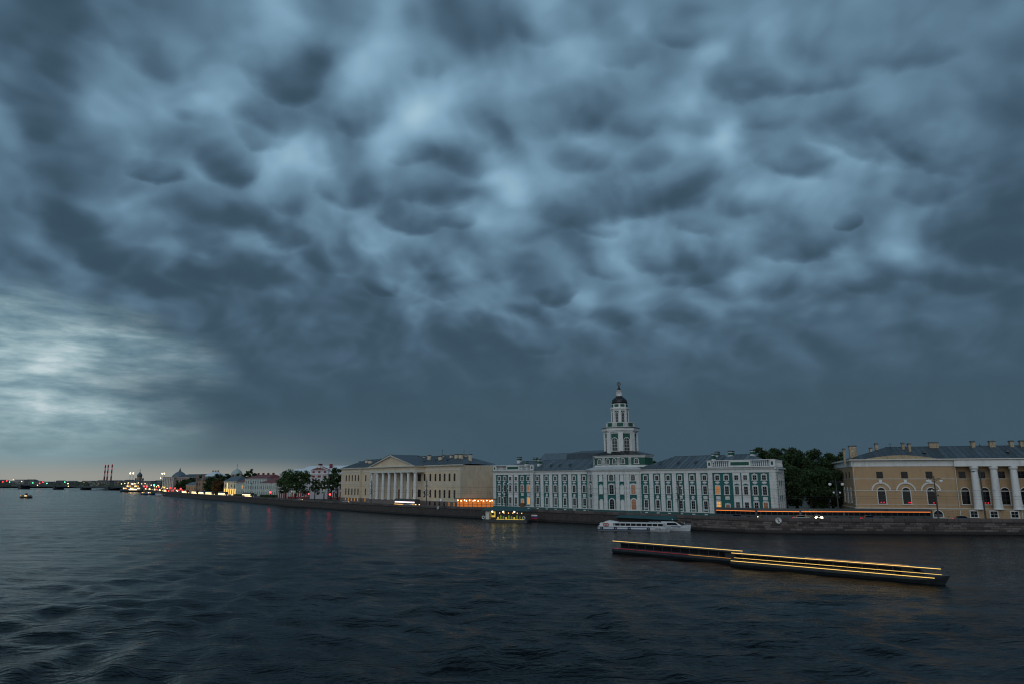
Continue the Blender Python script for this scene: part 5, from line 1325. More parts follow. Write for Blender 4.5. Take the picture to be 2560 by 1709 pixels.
# ================================================================== trees
def make_tree(name, label, P, h, r, leaf, seed, trunk=.3, n=2600, leafsize=.55, low=.14, group=None, lean=0.0, aspect=1.0):
    """tapered trunk with forking limbs; crown of leaf sprays gathered in clumps around the limb ends"""
    g = np.random.default_rng(seed)
    t = thing(name, label, 'tree', P, g.random() * 6, group)
    b = MB(); top = Vector((lean * h, 0, h * .62)); b.tube((0, 0, -.2), (lean * h * .4, 0, h * .3), h * .022 + .08, h * .016 + .05, 8); b.tube((lean * h * .4, 0, h * .3), top, h * .016 + .05, .07, 7)
    clumps = []
    nl = 13
    for i in range(nl):
        a = i * 2.4 + g.random(); k = .2 + .4 * i / nl
        q = Vector((lean * h * k, 0, h * (k + .04)))
        e = Vector((math.cos(a) * r * g.uniform(.55, .85) * aspect, math.sin(a) * r * g.uniform(.55, .85), h * min(.93, k + g.uniform(.16, .34))))
        m_ = q.lerp(e, .5) + Vector((0, 0, h * .03)); b.tube(q, m_, .10 + h * .004, .08, 5); b.tube(m_, e, .08, .03, 5)
        clumps.append((e, r * g.uniform(.26, .42)))
        for _ in range(2):
            e2 = e + Vector(g.normal(0, 1, 3)) * r * .26; b.tube(m_, e2, .06, .02, 4); clumps.append((e2, r * g.uniform(.16, .32)))
    for _ in range(16):
        a = g.random() * 6.28; k = g.random() ** .5; zz = h * g.uniform(low + .12, .95); rad = r * k * (1 - ((zz / h - .55) / .62) ** 2)
        clumps.append((Vector((math.cos(a) * rad * aspect + lean * zz, math.sin(a) * rad, zz)), r * g.uniform(.2, .36)))
    clumps.append((Vector((lean * h, 0, h * .9)), r * .28))
    part('trunk', b, M_bark, t)
    C = np.array([c[0] for c in clumps]); R = np.array([c[1] for c in clumps]); w_ = R ** 2; idx = g.choice(len(C), n, p=w_ / w_.sum())
    d = g.normal(0, 1, (n, 3)); d /= np.linalg.norm(d, axis=1)[:, None]
    rad = R[idx] * (g.random(n) ** .4) * g.uniform(.8, 1.12, n)
    p = C[idx] + d * rad[:, None] * np.array([1, 1, .72])
    p[:, 2] = np.maximum(p[:, 2], h * low * .8)
    # leaf sprays: crossed irregular quads
    ax = g.normal(0, 1, (n, 3)); ax /= np.linalg.norm(ax, axis=1)[:, None]; ay = np.cross(ax, g.normal(0, 1, (n, 3))); ay /= np.linalg.norm(ay, axis=1)[:, None]
    s = leafsize * g.uniform(.5, 1.3, n)[:, None]
    v = np.stack([p - ax * s, p - ay * s * .45 + ax * s * .1, p + ax * s * .9, p + ay * s * .5], 1).reshape(-1, 3)
    me = bpy.data.meshes.new('crown'); nf = n
    me.vertices.add(len(v)); me.vertices.foreach_set('co', v.astype(np.float32).reshape(-1))
    me.loops.add(nf * 4); me.loops.foreach_set('vertex_index', np.arange(nf * 4, dtype=np.int32)); me.polygons.add(nf)
    me.polygons.foreach_set('loop_start', np.arange(0, nf * 4, 4, dtype=np.int32)); me.polygons.foreach_set('loop_total', np.full(nf, 4, dtype=np.int32)); me.update()
    me.materials.append(leaf); link('crown', me, t)
    return t
def tree_px(u, vtop, Y, rpx, leaf, label, seed, n=2600, ls=None, **kw):
    if Y > 380 and Y < 500: rpx *= .78; n = int(n * .55)
    P = at_depth(u, vtop, Y); h = P.z - RZ; r = rpx / FH * Y; n = int(n * 1.9)
    return make_tree('leafy_tree', label, (P.x, P.y, RZ), h, r, leaf, seed, n=n, leafsize=ls or max(.46, Y / FH * 2.4), **kw)
# dense park trees right of the turquoise museum
tree_px(1908, 1114, 262, 38, M_leafdark, 'dark tree with spiky top touching the right roof of the turquoise museum', 1, 4200, group='trees of the dark park')
tree_px(1945, 1113, 268, 40, M_leafdark, 'dark park tree second from the turquoise museum', 2, 4200, group='trees of the dark park')
tree_px(1980, 1107, 258, 42, M_leafdark, 'tallest tree of the dark park between the museum and the ochre building', 3, 4600, group='trees of the dark park')
tree_px(2022, 1117, 250, 46, M_leafdark, 'broad dark park tree right of the tallest one', 4, 5000, group='trees of the dark park')
tree_px(2070, 1123, 252, 44, M_leafdark, 'dark park tree behind the street lamp beside the ochre building', 5, 5000, group='trees of the dark park')
tree_px(2098, 1132, 275, 34, M_leafdark, 'lower dark tree partly behind the ochre building chimneys', 6, 3000, group='trees of the dark park')
tree_px(1960, 1160, 244, 48, M_leafdark, 'low bushy dark tree at the foot of the park near the museum', 8, 5500, low=.04, group='trees of the dark park')
tree_px(2020, 1165, 240, 50, M_leafdark, 'low bushy dark tree in the middle of the park edge', 9, 5500, low=.04, group='trees of the dark park')
tree_px(2064, 1168, 238, 44, M_leafdark, 'low bushy dark tree beside the ochre building side wall', 10, 5000, low=.04, group='trees of the dark park')
tree_px(1920, 1150, 252, 40, M_leaf, 'yellower green tree against the museum corner', 7, 4200, low=.1, group='trees of the dark park')
tree_px(1634, 1147.5, 300, 22, M_leaf, 'green treetop showing just right of the museum tower', 12, 1500)
tree_px(1846, 1131, 300, 13, M_leafdark, 'small round treetop behind the museum chimneys', 13, 900)
# lime trees in front of the red and white building
tree_px(742, 1171, 434, 42, M_leaf, 'large green lime tree left of the lit doorway', 21, 5500, ls=.55, aspect=1.0, group='lime trees on the embankment')
tree_px(716, 1184, 450, 24, M_leaf, 'smaller lime tree at the end wing of the red and white building', 22, 2500, ls=.5, group='lime trees on the embankment')
tree_px(789, 1190, 430, 15, M_leaf, 'slim lime tree in front of the ornate gable', 23, 1300, ls=.45, group='lime trees on the embankment')
tree_px(812, 1186, 425, 13, M_leaf, 'slim lime tree right of the ornate gable', 24, 1300, ls=.45, group='lime trees on the embankment')
tree_px(846, 1166, 432, 26, M_leaf, 'tall green lime tree beside the cream columned building', 25, 4500, ls=.5, group='lime trees on the embankment')
tree_px(830, 1186, 436, 18, M_leaf, 'smaller lime tree left of the tall one by the cream building', 26, 2000, ls=.5, group='lime trees on the embankment')
tree_px(889, 1155, 470, 13, M_leafdark, 'treetop over the roof left of the portico pediment', 27, 900)
# mixed trees further left
for i, (u, v, Y, r, m, l) in enumerate(((532, 1192, 640, 17, M_leafdark, 'dark tree between the brown house and the rusty tree'), (549, 1196, 630, 14, M_leafautumn, 'rusty brown tree left of the floodlit pavilion'), (541, 1206, 622, 10, M_leafautumn, 'lower rusty tree close to the floodlit pavilion'),
        (545, 1183, 700, 18, M_leafdark, 'dark treetop behind the rusty trees'), (570, 1182, 720, 17, M_leafdark, 'dark treetop left of the church dome'), (598, 1183, 760, 14, M_leafdark, 'dark treetop under the church dome'), (629, 1174, 700, 15, M_leafdark, 'tallest dark treetop right of the church dome'), (614, 1181, 710, 14, M_leafdark, 'dark treetop between the church dome and the tallest one'),
        (505, 1183, 760, 14, M_leafdark, 'round treetop left of the grey roofed house'), (486, 1190, 760, 14, M_leafdark, 'dark treetop right of the domed palace'), (466, 1196, 770, 13, M_leafdark, 'dark tree in front of the domed palace front'), (452, 1201, 770, 11, M_leafdark, 'low dark tree at the domed palace entrance'), (688, 1187, 620, 11, M_leafdark, 'dark treetop behind the lower green house'),
        (476, 1204, 740, 12, M_leafdark, 'low dark tree behind the yellowish house'), (521, 1206, 650, 12, M_leafdark, 'dark tree overlapping the brown house'), (642, 1184, 720, 12, M_leafdark, 'dark treetop above the red hipped roof'))):
    tree_px(u, v, Y, r, m, l, 40 + i, 1100, ls=.95, low=.1, group='trees along the distant embankment')
# wooded patches of the far bank that read as one mass each
g = np.random.default_rng(3); mb = MB()
for i in range(550):
    u = g.uniform(-60, 400); Y = g.uniform(1780, 1850); x = (u - X0) / FH * Y; h = 5 + 5 * abs(math.sin(u * .11)) * g.random() + 3 * (math.sin(u * .037) > .2)
    z = RZ + g.uniform(0, h); s_ = g.uniform(1.0, 2.6); mb.add([(x - s_, Y, z), (x, Y - s_ * .5, z - s_ * .7), (x + s_, Y, z + .3), (x, Y + s_ * .4, z + s_ * .8)], [(0, 1, 2, 3)])
link('treeline', mb.mesh('treeline', M_leafdark), kind='stuff')['label'] = 'dark line of trees on the far bank'
# low hedges in front of the green houses
for i, (u0, u1, Y) in enumerate(((588, 650, 538), (652, 700, 512))):
    x0, x1 = (u0 - X0) / FH * Y, (u1 - X0) / FH * Y; mb = MB()
    for _ in range(1500):
        x = g.uniform(x0, x1); y = Y + g.uniform(-.6, .6) - (x - x0) * .35; z = RZ + g.uniform(0, 1.7); s_ = .3; mb.add([(x - s_, y, z), (x, y - s_, z - s_), (x + s_, y, z), (x, y + s_, z + s_)], [(0, 1, 2, 3)])
    o = link('hedge', mb.mesh('hedge', M_leafdark), label=('clipped dark hedge below the three-storey green house', 'clipped dark hedge below the lower green house')[i]); o['category'] = 'hedge'

# ================================================================== lamps, signals, signs, wires
def lamp_post(u, vtop, Y, label, style='double', lean=0):
    P = at_depth(u, vtop, Y); H = P.z - RZ
    o = thing('street_lamp', label, 'street lamp', (P.x, P.y, RZ), math.radians(-25), 'street lamps along the embankment')
    b = MB(); b.lathe([(.42, 0), (.38, .5), (.24, .8), (.20, 2), (.17, H * .7), (.11, H)], 0, 0, 10); part('pole', b, M_darksteel, o)
    if style == 'double':
        z = H - .9
        for s_ in (-1, 1):
            b = MB(); b.tube((0, 0, z), (s_ * 1.5, 0, z + .25), .07); b.tube((s_ * 1.5, 0, z + .25), (s_ * 1.6, 0, z - .25), .05); b.tube((0, 0, z - .8), (s_ * 1.1, 0, z + .1), .05); part('arm', b, M_darksteel, o)
            b = MB(); b.lathe([(.08, z - .2), (.42, z - .35), (.46, z - .5), (.40, z - .75), (.2, z - .95)], s_ * 1.6, 0, 12); part('lantern', b, M_globe, o)
        z2 = H * .70
        for s_ in (-1, 1):
            b = MB(); b.tube((0, 0, z2), (s_ * .75, 0, z2 - .1), .05); part('arm', b, M_darksteel, o); b = MB(); b.ball((s_ * .8, 0, z2 - .35), .27, 8, 6); part('lantern', b, M_globe, o)
        b = MB(); b.box(-.35, .35, -.35, .35, z2 - 1.1, z2 - .8); b.ball((.5, 0, z2 - 1.6), .22, 6, 5); part('bracket', b, M_darksteel, o)
    elif style == 'ornate':
        for k in range(4):
            z = H * (.45 + .16 * k)
            for s_ in (-1, 1):
                b = MB(); b.tube((0, 0, z), (s_ * (1.3 - .15 * k), 0, z + .2), .06); b.ring((s_ * .6, 0, z - .1), .3, .04, 10, 4); part('arm', b, M_black, o)
                b = MB(); b.ball((s_ * (1.3 - .15 * k), 0, z - .1), .28, 8, 6); part('lantern', b, M_globe, o)
        b = MB(); b.lathe([(.22, H * .5), (.45, H * .5 + .2), (.2, H * .5 + .6)], 0, 0, 8); b.tube((0, 0, H), (0, 0, H + 1.2), .04); part('collar', b, M_black, o)
    else:
        z = H - .6
        b = MB(); b.tube((-1.6, 0, z - .1), (.4, 0, z + .1), .08); part('arm', b, M_darksteel, o); b = MB(); b.box(-2.2, -1.2, -.25, .25, z - .35, z - .1); part('lamp_head', b, M_darksteel, o); b = MB(); b.box(.1, .9, -.2, .2, z - .2, z + .05); part('lamp_head', b, M_darksteel, o)
    return o
lamp_post(2089, 1196, 208, 'tall double-armed street lamp in front of the dark park trees')
lamp_post(2334, 1188, 203, 'double-armed street lamp before the third arched ochre window')
lamp_post(2448, 1170, 197, 'tallest plain lamp pole in front of the first white columns', 'plain')
lamp_post(1695.5, 1197, 226, 'ornate dark lamp post before the right range of the turquoise museum', 'ornate')
lamp_post(1264, 1202, 279, 'ornate dark lamp post before the left wing of the turquoise museum', 'ornate')
lamp_post(1067, 1197, 312, 'ornate dark lamp post before the right half of the cream building', 'ornate')
lamp_post(929, 1199, 350, 'ornate dark lamp post at the left end of the portico', 'ornate')
lamp_post(731, 1205, 428, 'lamp post with white globes before the large lime tree')
lamp_post(822, 1205, 385, 'lamp post with white globes right of the ornate gable')
for (u, v, Y, l) in ((678, 1204, 500, 'dark pole beside the red signal by the green houses'), (629, 1204, 530, 'dark pole in front of the three-storey green house'), (587, 1202, 570, 'dark pole in front of the floodlit pavilion')):
    P = at_depth(u, v, Y); o = thing('utility_pole', l, 'pole', (P.x, P.y, RZ), 0, 'dark poles before the green houses'); b = MB(); b.tube((0, 0, 0), (0, 0, P.z - RZ), .22, .12, 8); part('pole', b, M_black, o)
    b = MB(); b.tube((-1.4, 0, P.z - RZ - 1), (1.4, 0, P.z - RZ - .8), .07); part('arm', b, M_black, o)
def signal(u, v, Y, m, label, r=.75, pole=True):
    P = at_depth(u, v, Y); o = thing('traffic_light', label, 'traffic light', (P.x, P.y, RZ), 0, 'lit traffic lights along the embankment'); z = P.z - RZ
    b = MB(); b.tube((.1, .15, 0), (.1, .15, z + 1), .1); part('pole', b, M_black, o)
    b = MB(); b.box(-.35, .5, .05, .5, z - 1.6, z + .9); part('housing', b, M_black, o)
    b = MB(); b.ball((0, -.3, z), r, 12, 8); part('lamp', b, m, o)
    return o
signal(676, 1229, 490, M_redhot, 'red traffic light beside the lower green house', .62); signal(825, 1234.5, 400, M_redhot, 'red traffic light right of the ornate gable', .5)
signal(772, 1233, 415, M_redhot, 'red traffic light beside the lit yellow doorway', .35)
signal(452, 1220.5, 760, M_redhot, 'red traffic light right one of the pair at the quay bend', .8); signal(438.5, 1219.5, 790, M_redhot, 'red traffic light left one of the pair at the quay bend', .85)
signal(426, 1218.5, 830, M_red, 'dimmer red traffic light left of the pair at the quay bend', 1.1); signal(367, 1215, 1050, M_redhot, 'red traffic light above the bright far traffic', 1.0); signal(360.5, 1214.5, 1080, M_redhot, 'leftmost red traffic light above the far traffic', .9)
signal(385.5, 1211.5, 1000, M_greenlight, 'green traffic light above the bright far traffic', 1.2); signal(407.5, 1216, 920, M_greenlight, 'green traffic light left of the domed palace', .9)
def road_sign(u, v, Y, kind, label):
    P = at_depth(u, v, Y); z = P.z - RZ; o = thing('road_sign', label, 'road sign', (P.x, P.y, RZ), math.radians(-20), 'road signs on the embankment')
    b = MB(); b.tube((0, .06, 0), (0, .06, z + .8), .06); part('post', b, M_darksteel, o)
    if kind == 'round':
        b = MB(); b.lathe([(.01, 0), (.75, 0), (.75, .05), (.01, .05)], 0, 0, 18); p = part('plate', b, M_globe, o, loc=(0, 0, z)); p.rotation_euler = (math.pi/2, 0, 0)
        b = MB(); b.ring((0, -.03, z), .66, .09, 18, 4); part('rim', b, M_flagblue, o)
    else:
        b = MB(); b.box(-.75, .75, -.05, 0, z - .75, z + .75); part('plate', b, mat('fluorescent_yellow', (.30, .52, .03), .6, .05), o)
        b = MB(); b.box(-.5, .5, -.08, -.05, z - .5, z + .5); part('plate_centre', b, M_globe, o)
        b = MB(); b.extr([(0, z + .4), (-.4, z - .4), (.4, z - .4)], -.1, -.08); part('pictogram', b, M_flagblue, o)
road_sign(729.5, 1227, 418, 'round', 'round white road sign before the large lime tree'); road_sign(736, 1228.5, 416, 'sq', 'yellow framed crossing sign right of the round sign'); road_sign(726.5, 1234, 420, 'sq', 'yellow framed crossing sign left of and below the round sign'); road_sign(810.5, 1225, 400, 'sq', 'yellow framed crossing sign near the right red traffic light')
road_sign(1102, 1248, 296, 'round', 'round no-entry style sign before the basement windows of the cream building')
# overhead wires of the trolleybus line
def wire(z, off, label):
    pts_ = offset_line(off, 10)[1:60]; b = MB()
    q = [Vector((p.x, p.y, z - .25 * abs(math.sin(i * .8)))) for i, p in enumerate(pts_)]
    for a_, c_ in zip(q, q[1:]): b.tube(a_, c_, .028, n=4)
    o = link('overhead_wire', b.mesh('overhead_wire', M_black), label=label); o['category'] = 'wire'; o['group'] = 'overhead wires along the embankment'
wire(9.3, 4.5, 'thin overhead wire nearest the river, lowest of the three'); wire(9.9, 7.5, 'thin overhead wire in the middle above the road'); wire(11.6, 10.0, 'thin overhead wire nearest the facades, highest of the three')

# ================================================================== vehicles
def make_car(paint, glow_head=False):
    t = thing('parked_car', 'x', 'car')
    b = MB(); prof = [(-2.1, .35), (2.1, .35), (2.15, .75), (1.95, .95), (1.1, 1.02), (-1.6, 1.05), (-2.1, .95)]
    b.extr(prof, -.85, .85); part('body', b, paint, t)
    b = MB(); b.extr([(-1.5, 1.03), (1.0, 1.0), (.45, 1.45), (-.9, 1.5)], -.72, .72); c = part('cabin_glass', b, M_glass, t)
    b = MB(); b.extr([(-.95, 1.47), (.5, 1.43), (.42, 1.52), (-.85, 1.56)], -.70, .70); part('cabin_roof', b, paint, t)
    for x in (-1.3, 1.3):
        for y in (-.86, .86):
            b = MB(); b.tube((x, y - .1, .33), (x, y + .1, .33), .33, n=12); part('wheel', b, M_rubber, t)
    for y in (-.6, .6):
        b = MB(); b.box(2.1, 2.2, y - .18, y + .18, .62, .8); part('headlight', b, M_hot if glow_head else M_globe, t)
        b = MB(); b.box(-2.18, -2.08, y - .18, y + .18, .7, .85); part('tail_light', b, M_red, t)
    return t
M_carblue = mat('car_paint_blue_grey', (.05, .085, .13), .3, .05); M_carwhite = mat('car_paint_white', (.5, .5, .5), .3, .05); M_carsilver = mat('car_paint_silver', (.25, .27, .28), .3, .05)
def put(o, u, off, label, rev=False, dz=0):
    best = None
    for k in range(0, 5200):
        s = k * .25; p, d, nn = quay_at(s); q = p + nn * off; uu = X0 + FH * q.x / q.y
        if best is None or abs(uu - u) < best[0]: best = (abs(uu - u), q, d)
    _, q, d = best; a = math.atan2(d.y, d.x) + (math.pi if not rev else 0)
    o.location = (q.x, q.y, RZ + .01 + dz); o.rotation_euler = (0, 0, a); o['label'] = label; return o
carA = make_car(M_carblue); put(carA, 1840, 4.4, 'blue-grey car behind the parapet below the museum right wing'); carA['group'] = 'cars on the embankment road'
carB = make_car(M_carwhite, True); put(carB, 1996, 4.4, 'white car with one bright headlight below the park trees'); carB['group'] = 'cars on the embankment road'
def dup_car(src, u, off, label, rev=False):
    c = copy_tree(src, (0, 0, 0), 0, label); put(c, u, off, label, rev); return c
dup_car(carB, 1020, 4.4, 'white car roof showing in front of the long lit bus'); dup_car(carA, 2165, 5.0, 'dark car behind the parapet below the ochre corner'); dup_car(carB, 752, 4.4, 'white car below the large lime tree'); dup_car(carA, 2395, 4.6, 'car roof showing at the start of the colonnade')
dup_car(carB, 612, 4.6, 'car with glowing lights below the small green house'); dup_car(carA, 640, 4.6, 'dark car below the three-storey green house'); dup_car(carB, 866, 4.6, 'car with lights at the left corner of the cream building')
carC = make_car(M_carsilver, True); put(carC, 2036, 6.5, 'car facing the viewer with two dazzling headlights'); carC.rotation_euler = (0, 0, math.radians(-105)); carC['group'] = 'cars on the embankment road'
for y in (-.72, .72):
    b = MB(); b.ball((2.3, y, .95), .26, 12, 8); part('headlight', b, M_head, carC, label='dazzling round headlight')
def make_bus(L, body, strip, name='trail_bus', winm=None):  # invented bus; lit strips and windows stand in for traffic light trails
    t = thing(name, 'x', 'bus'); b = MB()
    b.box(-L/2, L/2, -1.25, 1.25, .35, 2.95); part('body', b, body, t)
    b = MB(); b.box(-L/2 + .3, L/2 - .3, -1.1, 1.1, 2.95, 3.15); part('roof', b, body, t)
    n = int(L / 1.5); 
    for i in range(n):
        x = -L/2 + .5 + (L - 1) * i / n; b = MB(); b.box(x + .06, x + (L - 1) / n - .06, 1.25, 1.28, 1.35 if strip else 1.5, 2.2 if strip else 2.05); part('pane', b, winm or M_glass, t)
        b = MB(); b.box(x + .06, x + (L - 1) / n - .06, -1.28, -1.25, 1.35 if strip else 1.5, 2.2 if strip else 2.05); part('pane', b, winm or M_glass, t)
    if strip:
        for s_ in (-1, 1): b = MB(); b.box(-L/2 + .5, L/2 - .5, s_ * 1.25 if s_ > 0 else -1.30, 1.30 if s_ > 0 else -1.25, 2.31, 2.43); part('trail_strip', b, strip, t)
    for x in (-L * .32, L * .32):
        for y in (-1.2, 1.2): b = MB(); b.tube((x, y - .1, .48), (x, y + .1, .48), .48, n=12); part('wheel', b, M_rubber, t)
    for y in (-.9, .9): b = MB(); b.box(-L/2 - .06, -L/2, y - .2, y + .2, .8, 1.05); part('tail_light', b, M_red, t); b = MB(); b.box(L/2, L/2 + .06, y - .2, y + .2, .7, .95); part('headlight', b, M_hot, t)
    return t
M_busdark = mat('bus_paint_dark', (.055, .062, .064), .4, .1)
busA = make_bus(12.6, M_busdark, M_amber)
put(busA, 1838, 9.3, 'added dark bus carrying an amber light trail below the museum right wing'); busA['group'] = 'dark buses added to carry amber light trails'
for u, l in ((1936, 'added dark bus carrying an amber light trail before the turquoise museum right corner'), (2043, 'added dark bus carrying an amber light trail below the park trees'), (2150, 'added dark bus carrying an amber light trail at the ochre building corner'), (2256, 'added dark bus carrying an amber light trail below the first ochre windows')):
    c = copy_tree(busA, (0, 0, 0), 0, l); put(c, u, 9.3, l)
busB = make_bus(17.6, M_busdark, None, winm=glow('white_trail_window', srgb(255, 235, 240), 1.6)); put(busB, 1018, 7, 'added bus carrying a white light trail in front of the portico stairs'); busB['group'] = 'buses added to carry light trails on the distant quay'
b = MB(); b.box(-8.6, 8.6, 1.30, 1.36, .6, .85); part('trail_strip', b, M_gold, busB); b = MB(); b.box(-8.6, 8.6, -1.36, -1.30, .6, .85); part('trail_strip', b, M_gold, busB)
busC = make_bus(19, M_busdark, None, winm=M_warmwhite)  # added to carry the white traffic streaks along the quay
b = MB(); b.box(-9.2, 9.2, 1.3, 1.36, .5, 1.1); part('trail_strip', b, M_warmwhite, busC); b = MB(); b.box(-9.2, 9.2, -1.36, -1.3, .5, 1.1); part('trail_strip', b, M_warmwhite, busC)
put(busC, 490, 6, 'added light-trail bus in front of the brown stone house'); busC['group'] = 'buses added to carry light trails on the distant quay'
for i, (u, l) in enumerate(((508, 'added light-trail bus between the brown house and the rusty tree'), (527, 'added light-trail bus below the rusty tree'), (560, 'added light-trail bus in front of the floodlit pavilion'), (466, 'added light-trail bus left of the brown stone house'), (417, 'added light-trail bus left of the red signal pair'), (404, 'added light-trail bus close to the moored white tug'), (391, 'added light-trail bus behind the moored white tug'), (378, 'added light-trail bus behind the dark tug'), (368, 'added light-trail bus right of the cruise ship'), (622, 'added light-trail bus low behind the parapet by the green house'))):
    c = copy_tree(busC, (0, 0, 0), 0, l); put(c, u, 6 if u > 430 else 7, l)
# glowing lanterns and signs crowding the distant quay
gq = np.random.default_rng(8)
cols_ = [(M_hot, 'white'), (M_gold, 'golden'), (M_red, 'red'), (M_hot, 'bright white'), (M_gold, 'orange'), (M_redhot, 'bright red')]
for i in range(34):
    u = float(gq.uniform(358, 480)); off = float(gq.uniform(3, 12)); m_, cn = cols_[int(gq.integers(0, 6))] if u < 428 else cols_[int(gq.choice([2, 5, 2, 0]))]
    c = thing('street_light', 'x', 'light', (0, 0, 0), 0, 'small lights crowding the distant quay'); put(c, u, off, ('small lamp glowing among the traffic on the distant quay bend'))
    z = float(gq.uniform(.8, 3.0)) if u > 420 else float(gq.uniform(1.0, 6.5))
    b = MB(); b.ball((0, 0, z), float(gq.uniform(.28, .6)), 8, 5); part('lamp', b, m_, c); b = MB(); b.tube((0, 0, 0), (0, 0, z), .08); part('post', b, M_black, c)

# ================================================================== boats and piers
def hull(L, B, h, bow=.22, stern=0.0, z0=-.3, flare=1.0):
    """hull along +x, bow at +x"""
    n = 14; vs = []; fs = []
    for i in range(n + 1):
        t = i / n; x = -L/2 + L * t; k = 1.0
        if t > 1 - bow: k = max(.02, 1 - ((t - (1 - bow)) / bow) ** 1.8)
        if t < .06: k *= .9
        w_ = B / 2 * k; rise = .35 * max(0, (t - .7) / .3) ** 2 * h
        xo = (t > 1 - bow) * ((t - (1 - bow)) / bow) * .05 * L
        vs += [(x - xo * .6, -w_ * .72, z0), (x - xo * .2, -w_, h * .55 + rise * .6), (x, -w_ * flare, h + rise), (x, w_ * flare, h + rise), (x - xo * .2, w_, h * .55 + rise * .6), (x - xo * .6, w_ * .72, z0)]
    for i in range(n):
        for j in range(6): fs.append((i*6+j, (i+1)*6+j, (i+1)*6+(j+1) % 6, i*6+(j+1) % 6))
    fs += [tuple(range(6)), tuple(range(n*6, n*6+6))[::-1]]
    m_ = MB(); m_.add(vs, fs); return m_
def place_between(o, P, Q):
    P = Vector(P); Q = Vector(Q); c = (P + Q) / 2; d = Q - P; o.location = (c.x, c.y, 0); o.rotation_euler = (0, 0, math.atan2(d.y, d.x)); return d.length
def wp(u, Y): return ((u - X0) / FH * Y, Y)
# moored white tour boat
Pq, Qq = wp(1493, 214.5), wp(1672, 208.5); L = (Vector(Qq) - Vector(Pq)).length
o = thing('tour_boat', 'white and blue river tour boat with long glazed saloon moored at the quay', 'boat', (0, 0, 0)); place_between(o, Pq, Qq)
part('hull', hull(L, 4.2, 1.15, .16), M_boatwhite, o)
b = MB(); b.box(-L/2 - .05, L * .22, -2.16, 2.16, .25, .55); part('blue_stripe', b, M_boatblue, o)
b = MB(); b.box(-L/2 - .08, L * .36, -2.20, 2.20, 1.02, 1.16); part('rubbing_strake', b, M_boatblue, o)
b = MB(); b.box(-L * .5 + .3, L * .40, -1.8, 1.8, 1.15, 1.45); part('saloon_base', b, M_boatwhite, o)
b = MB(); b.box(-L * .26, L * .40, -1.75, 1.75, 1.45, 2.15); part('saloon_glass', b, M_glass, o)
for i in range(10):
    x = -L * .26 + L * .66 * i / 9; b = MB(); b.box(x - .07, x + .07, -1.82, 1.82, 1.4, 2.2); part('window_post', b, M_boatwhite, o)
b = MB(); b.box(-L * .28, L * .42, -1.95, 1.95, 2.16, 2.32); part('saloon_roof', b, M_boatwhite, o)
b = MB(); b.box(-L * .47, -L * .28, -1.75, 1.75, 1.45, 2.1); part('aft_cabin', b, M_boatwhite, o)
b = MB()
for k in range(9):
    x0 = -L * .42 + .45 * k; b.box(x0, x0 + .45, -1.3, 1.3, 2.1, 2.1 + .75 * math.sin(math.pi * min(1, (k + 1) / 5) / 2)) if k < 4 else b.box(x0, x0 + .45, -1.3, 1.3, 2.1, 2.85 - .07 * (k - 3))
part('funnel_casing', b, M_boatwhite, o)
for x in (-L * .40, -L * .365): b = MB(); b.ring((x, -2.0, 1.75), .38, .11, 14, 6); p = part('lifebuoy', b, M_orange, o)
for x in (-L * .44, -L * .25, -L * .06, L * .20): b = MB(); b.ring((x, -2.28, .8), .30, .13, 12, 6); part('tyre_fender', b, M_rubber, o)
def text_part(parent, s_, size, loc, m, rot=(math.pi/2, 0, 0)):
    cu = bpy.data.curves.new('lettering', 'FONT'); cu.body = s_; cu.size = size; cu.extrude = .01; cu.align_x = 'CENTER'; tmp = bpy.data.objects.new('tmp', cu); col.objects.link(tmp); bpy.context.view_layer.update(); me = bpy.data.meshes.new_from_object(tmp); bpy.data.objects.remove(tmp); me.materials.clear(); me.materials.append(m); t_ = link('lettering', me, parent, loc); t_.rotation_euler = rot; return t_
text_part(o, 'MO 43', .5, (L * .33, -2.16, .55), M_boatblue)
# second boat, its bow showing ahead of the first
Pq, Qq = wp(1600, 214.5), wp(1722, 211.5); L2 = (Vector(Qq) - Vector(Pq)).length
o = thing('tour_boat', 'white motor boat with raked cabin windscreen lying ahead of the long tour boat', 'boat', (0, 0, 0)); place_between(o, Pq, Qq)
part('hull', hull(L2, 3.8, 1.3, .42), M_boatwhite, o); b = MB(); 
b.extr([(-L2 * .1, 1.3), (L2 * .32, 1.3), (L2 * .20, 2.35), (L2 * .15, 2.5), (-L2 * .1, 2.5)], -1.4, 1.4); part('cabin', b, M_boatwhite, o)
b = MB(); b.extr([(L2 * .01, 1.6), (L2 * .24, 1.55), (L2 * .185, 2.25), (L2 * .01, 2.25)], -1.44, 1.44); part('cabin_glass', b, M_glass, o)
for i in range(5): b = MB(); x = -L2 * .32 + i * .95; b.ring((x, 0, 1.4), 1.0, .05, 16, 5); p = part('canopy_hoop', b, M_boatwhite, o); 
b = MB(); b.box(-L2/2, L2 * .28, -1.92, 1.92, 1.18, 1.32); part('rubbing_strake', b, M_boatblue, o)
b = MB(); b.tube((L2 * .38, 0, 1.5), (L2 * .36, 0, 2.5), .04); b.tube((L2 * .44, 0, 1.6), (L2 * .30, 0, 2.4), .03); part('mast', b, M_boatwhite, o)
b = MB(); b.ring((-L2 * .02, -1.98, .8), .34, .14, 12, 6); part('tyre_fender', b, M_rubber, o); text_part(o, 'NEVA', .42, (L2 * .14, -1.86, .75), M_boatblue)
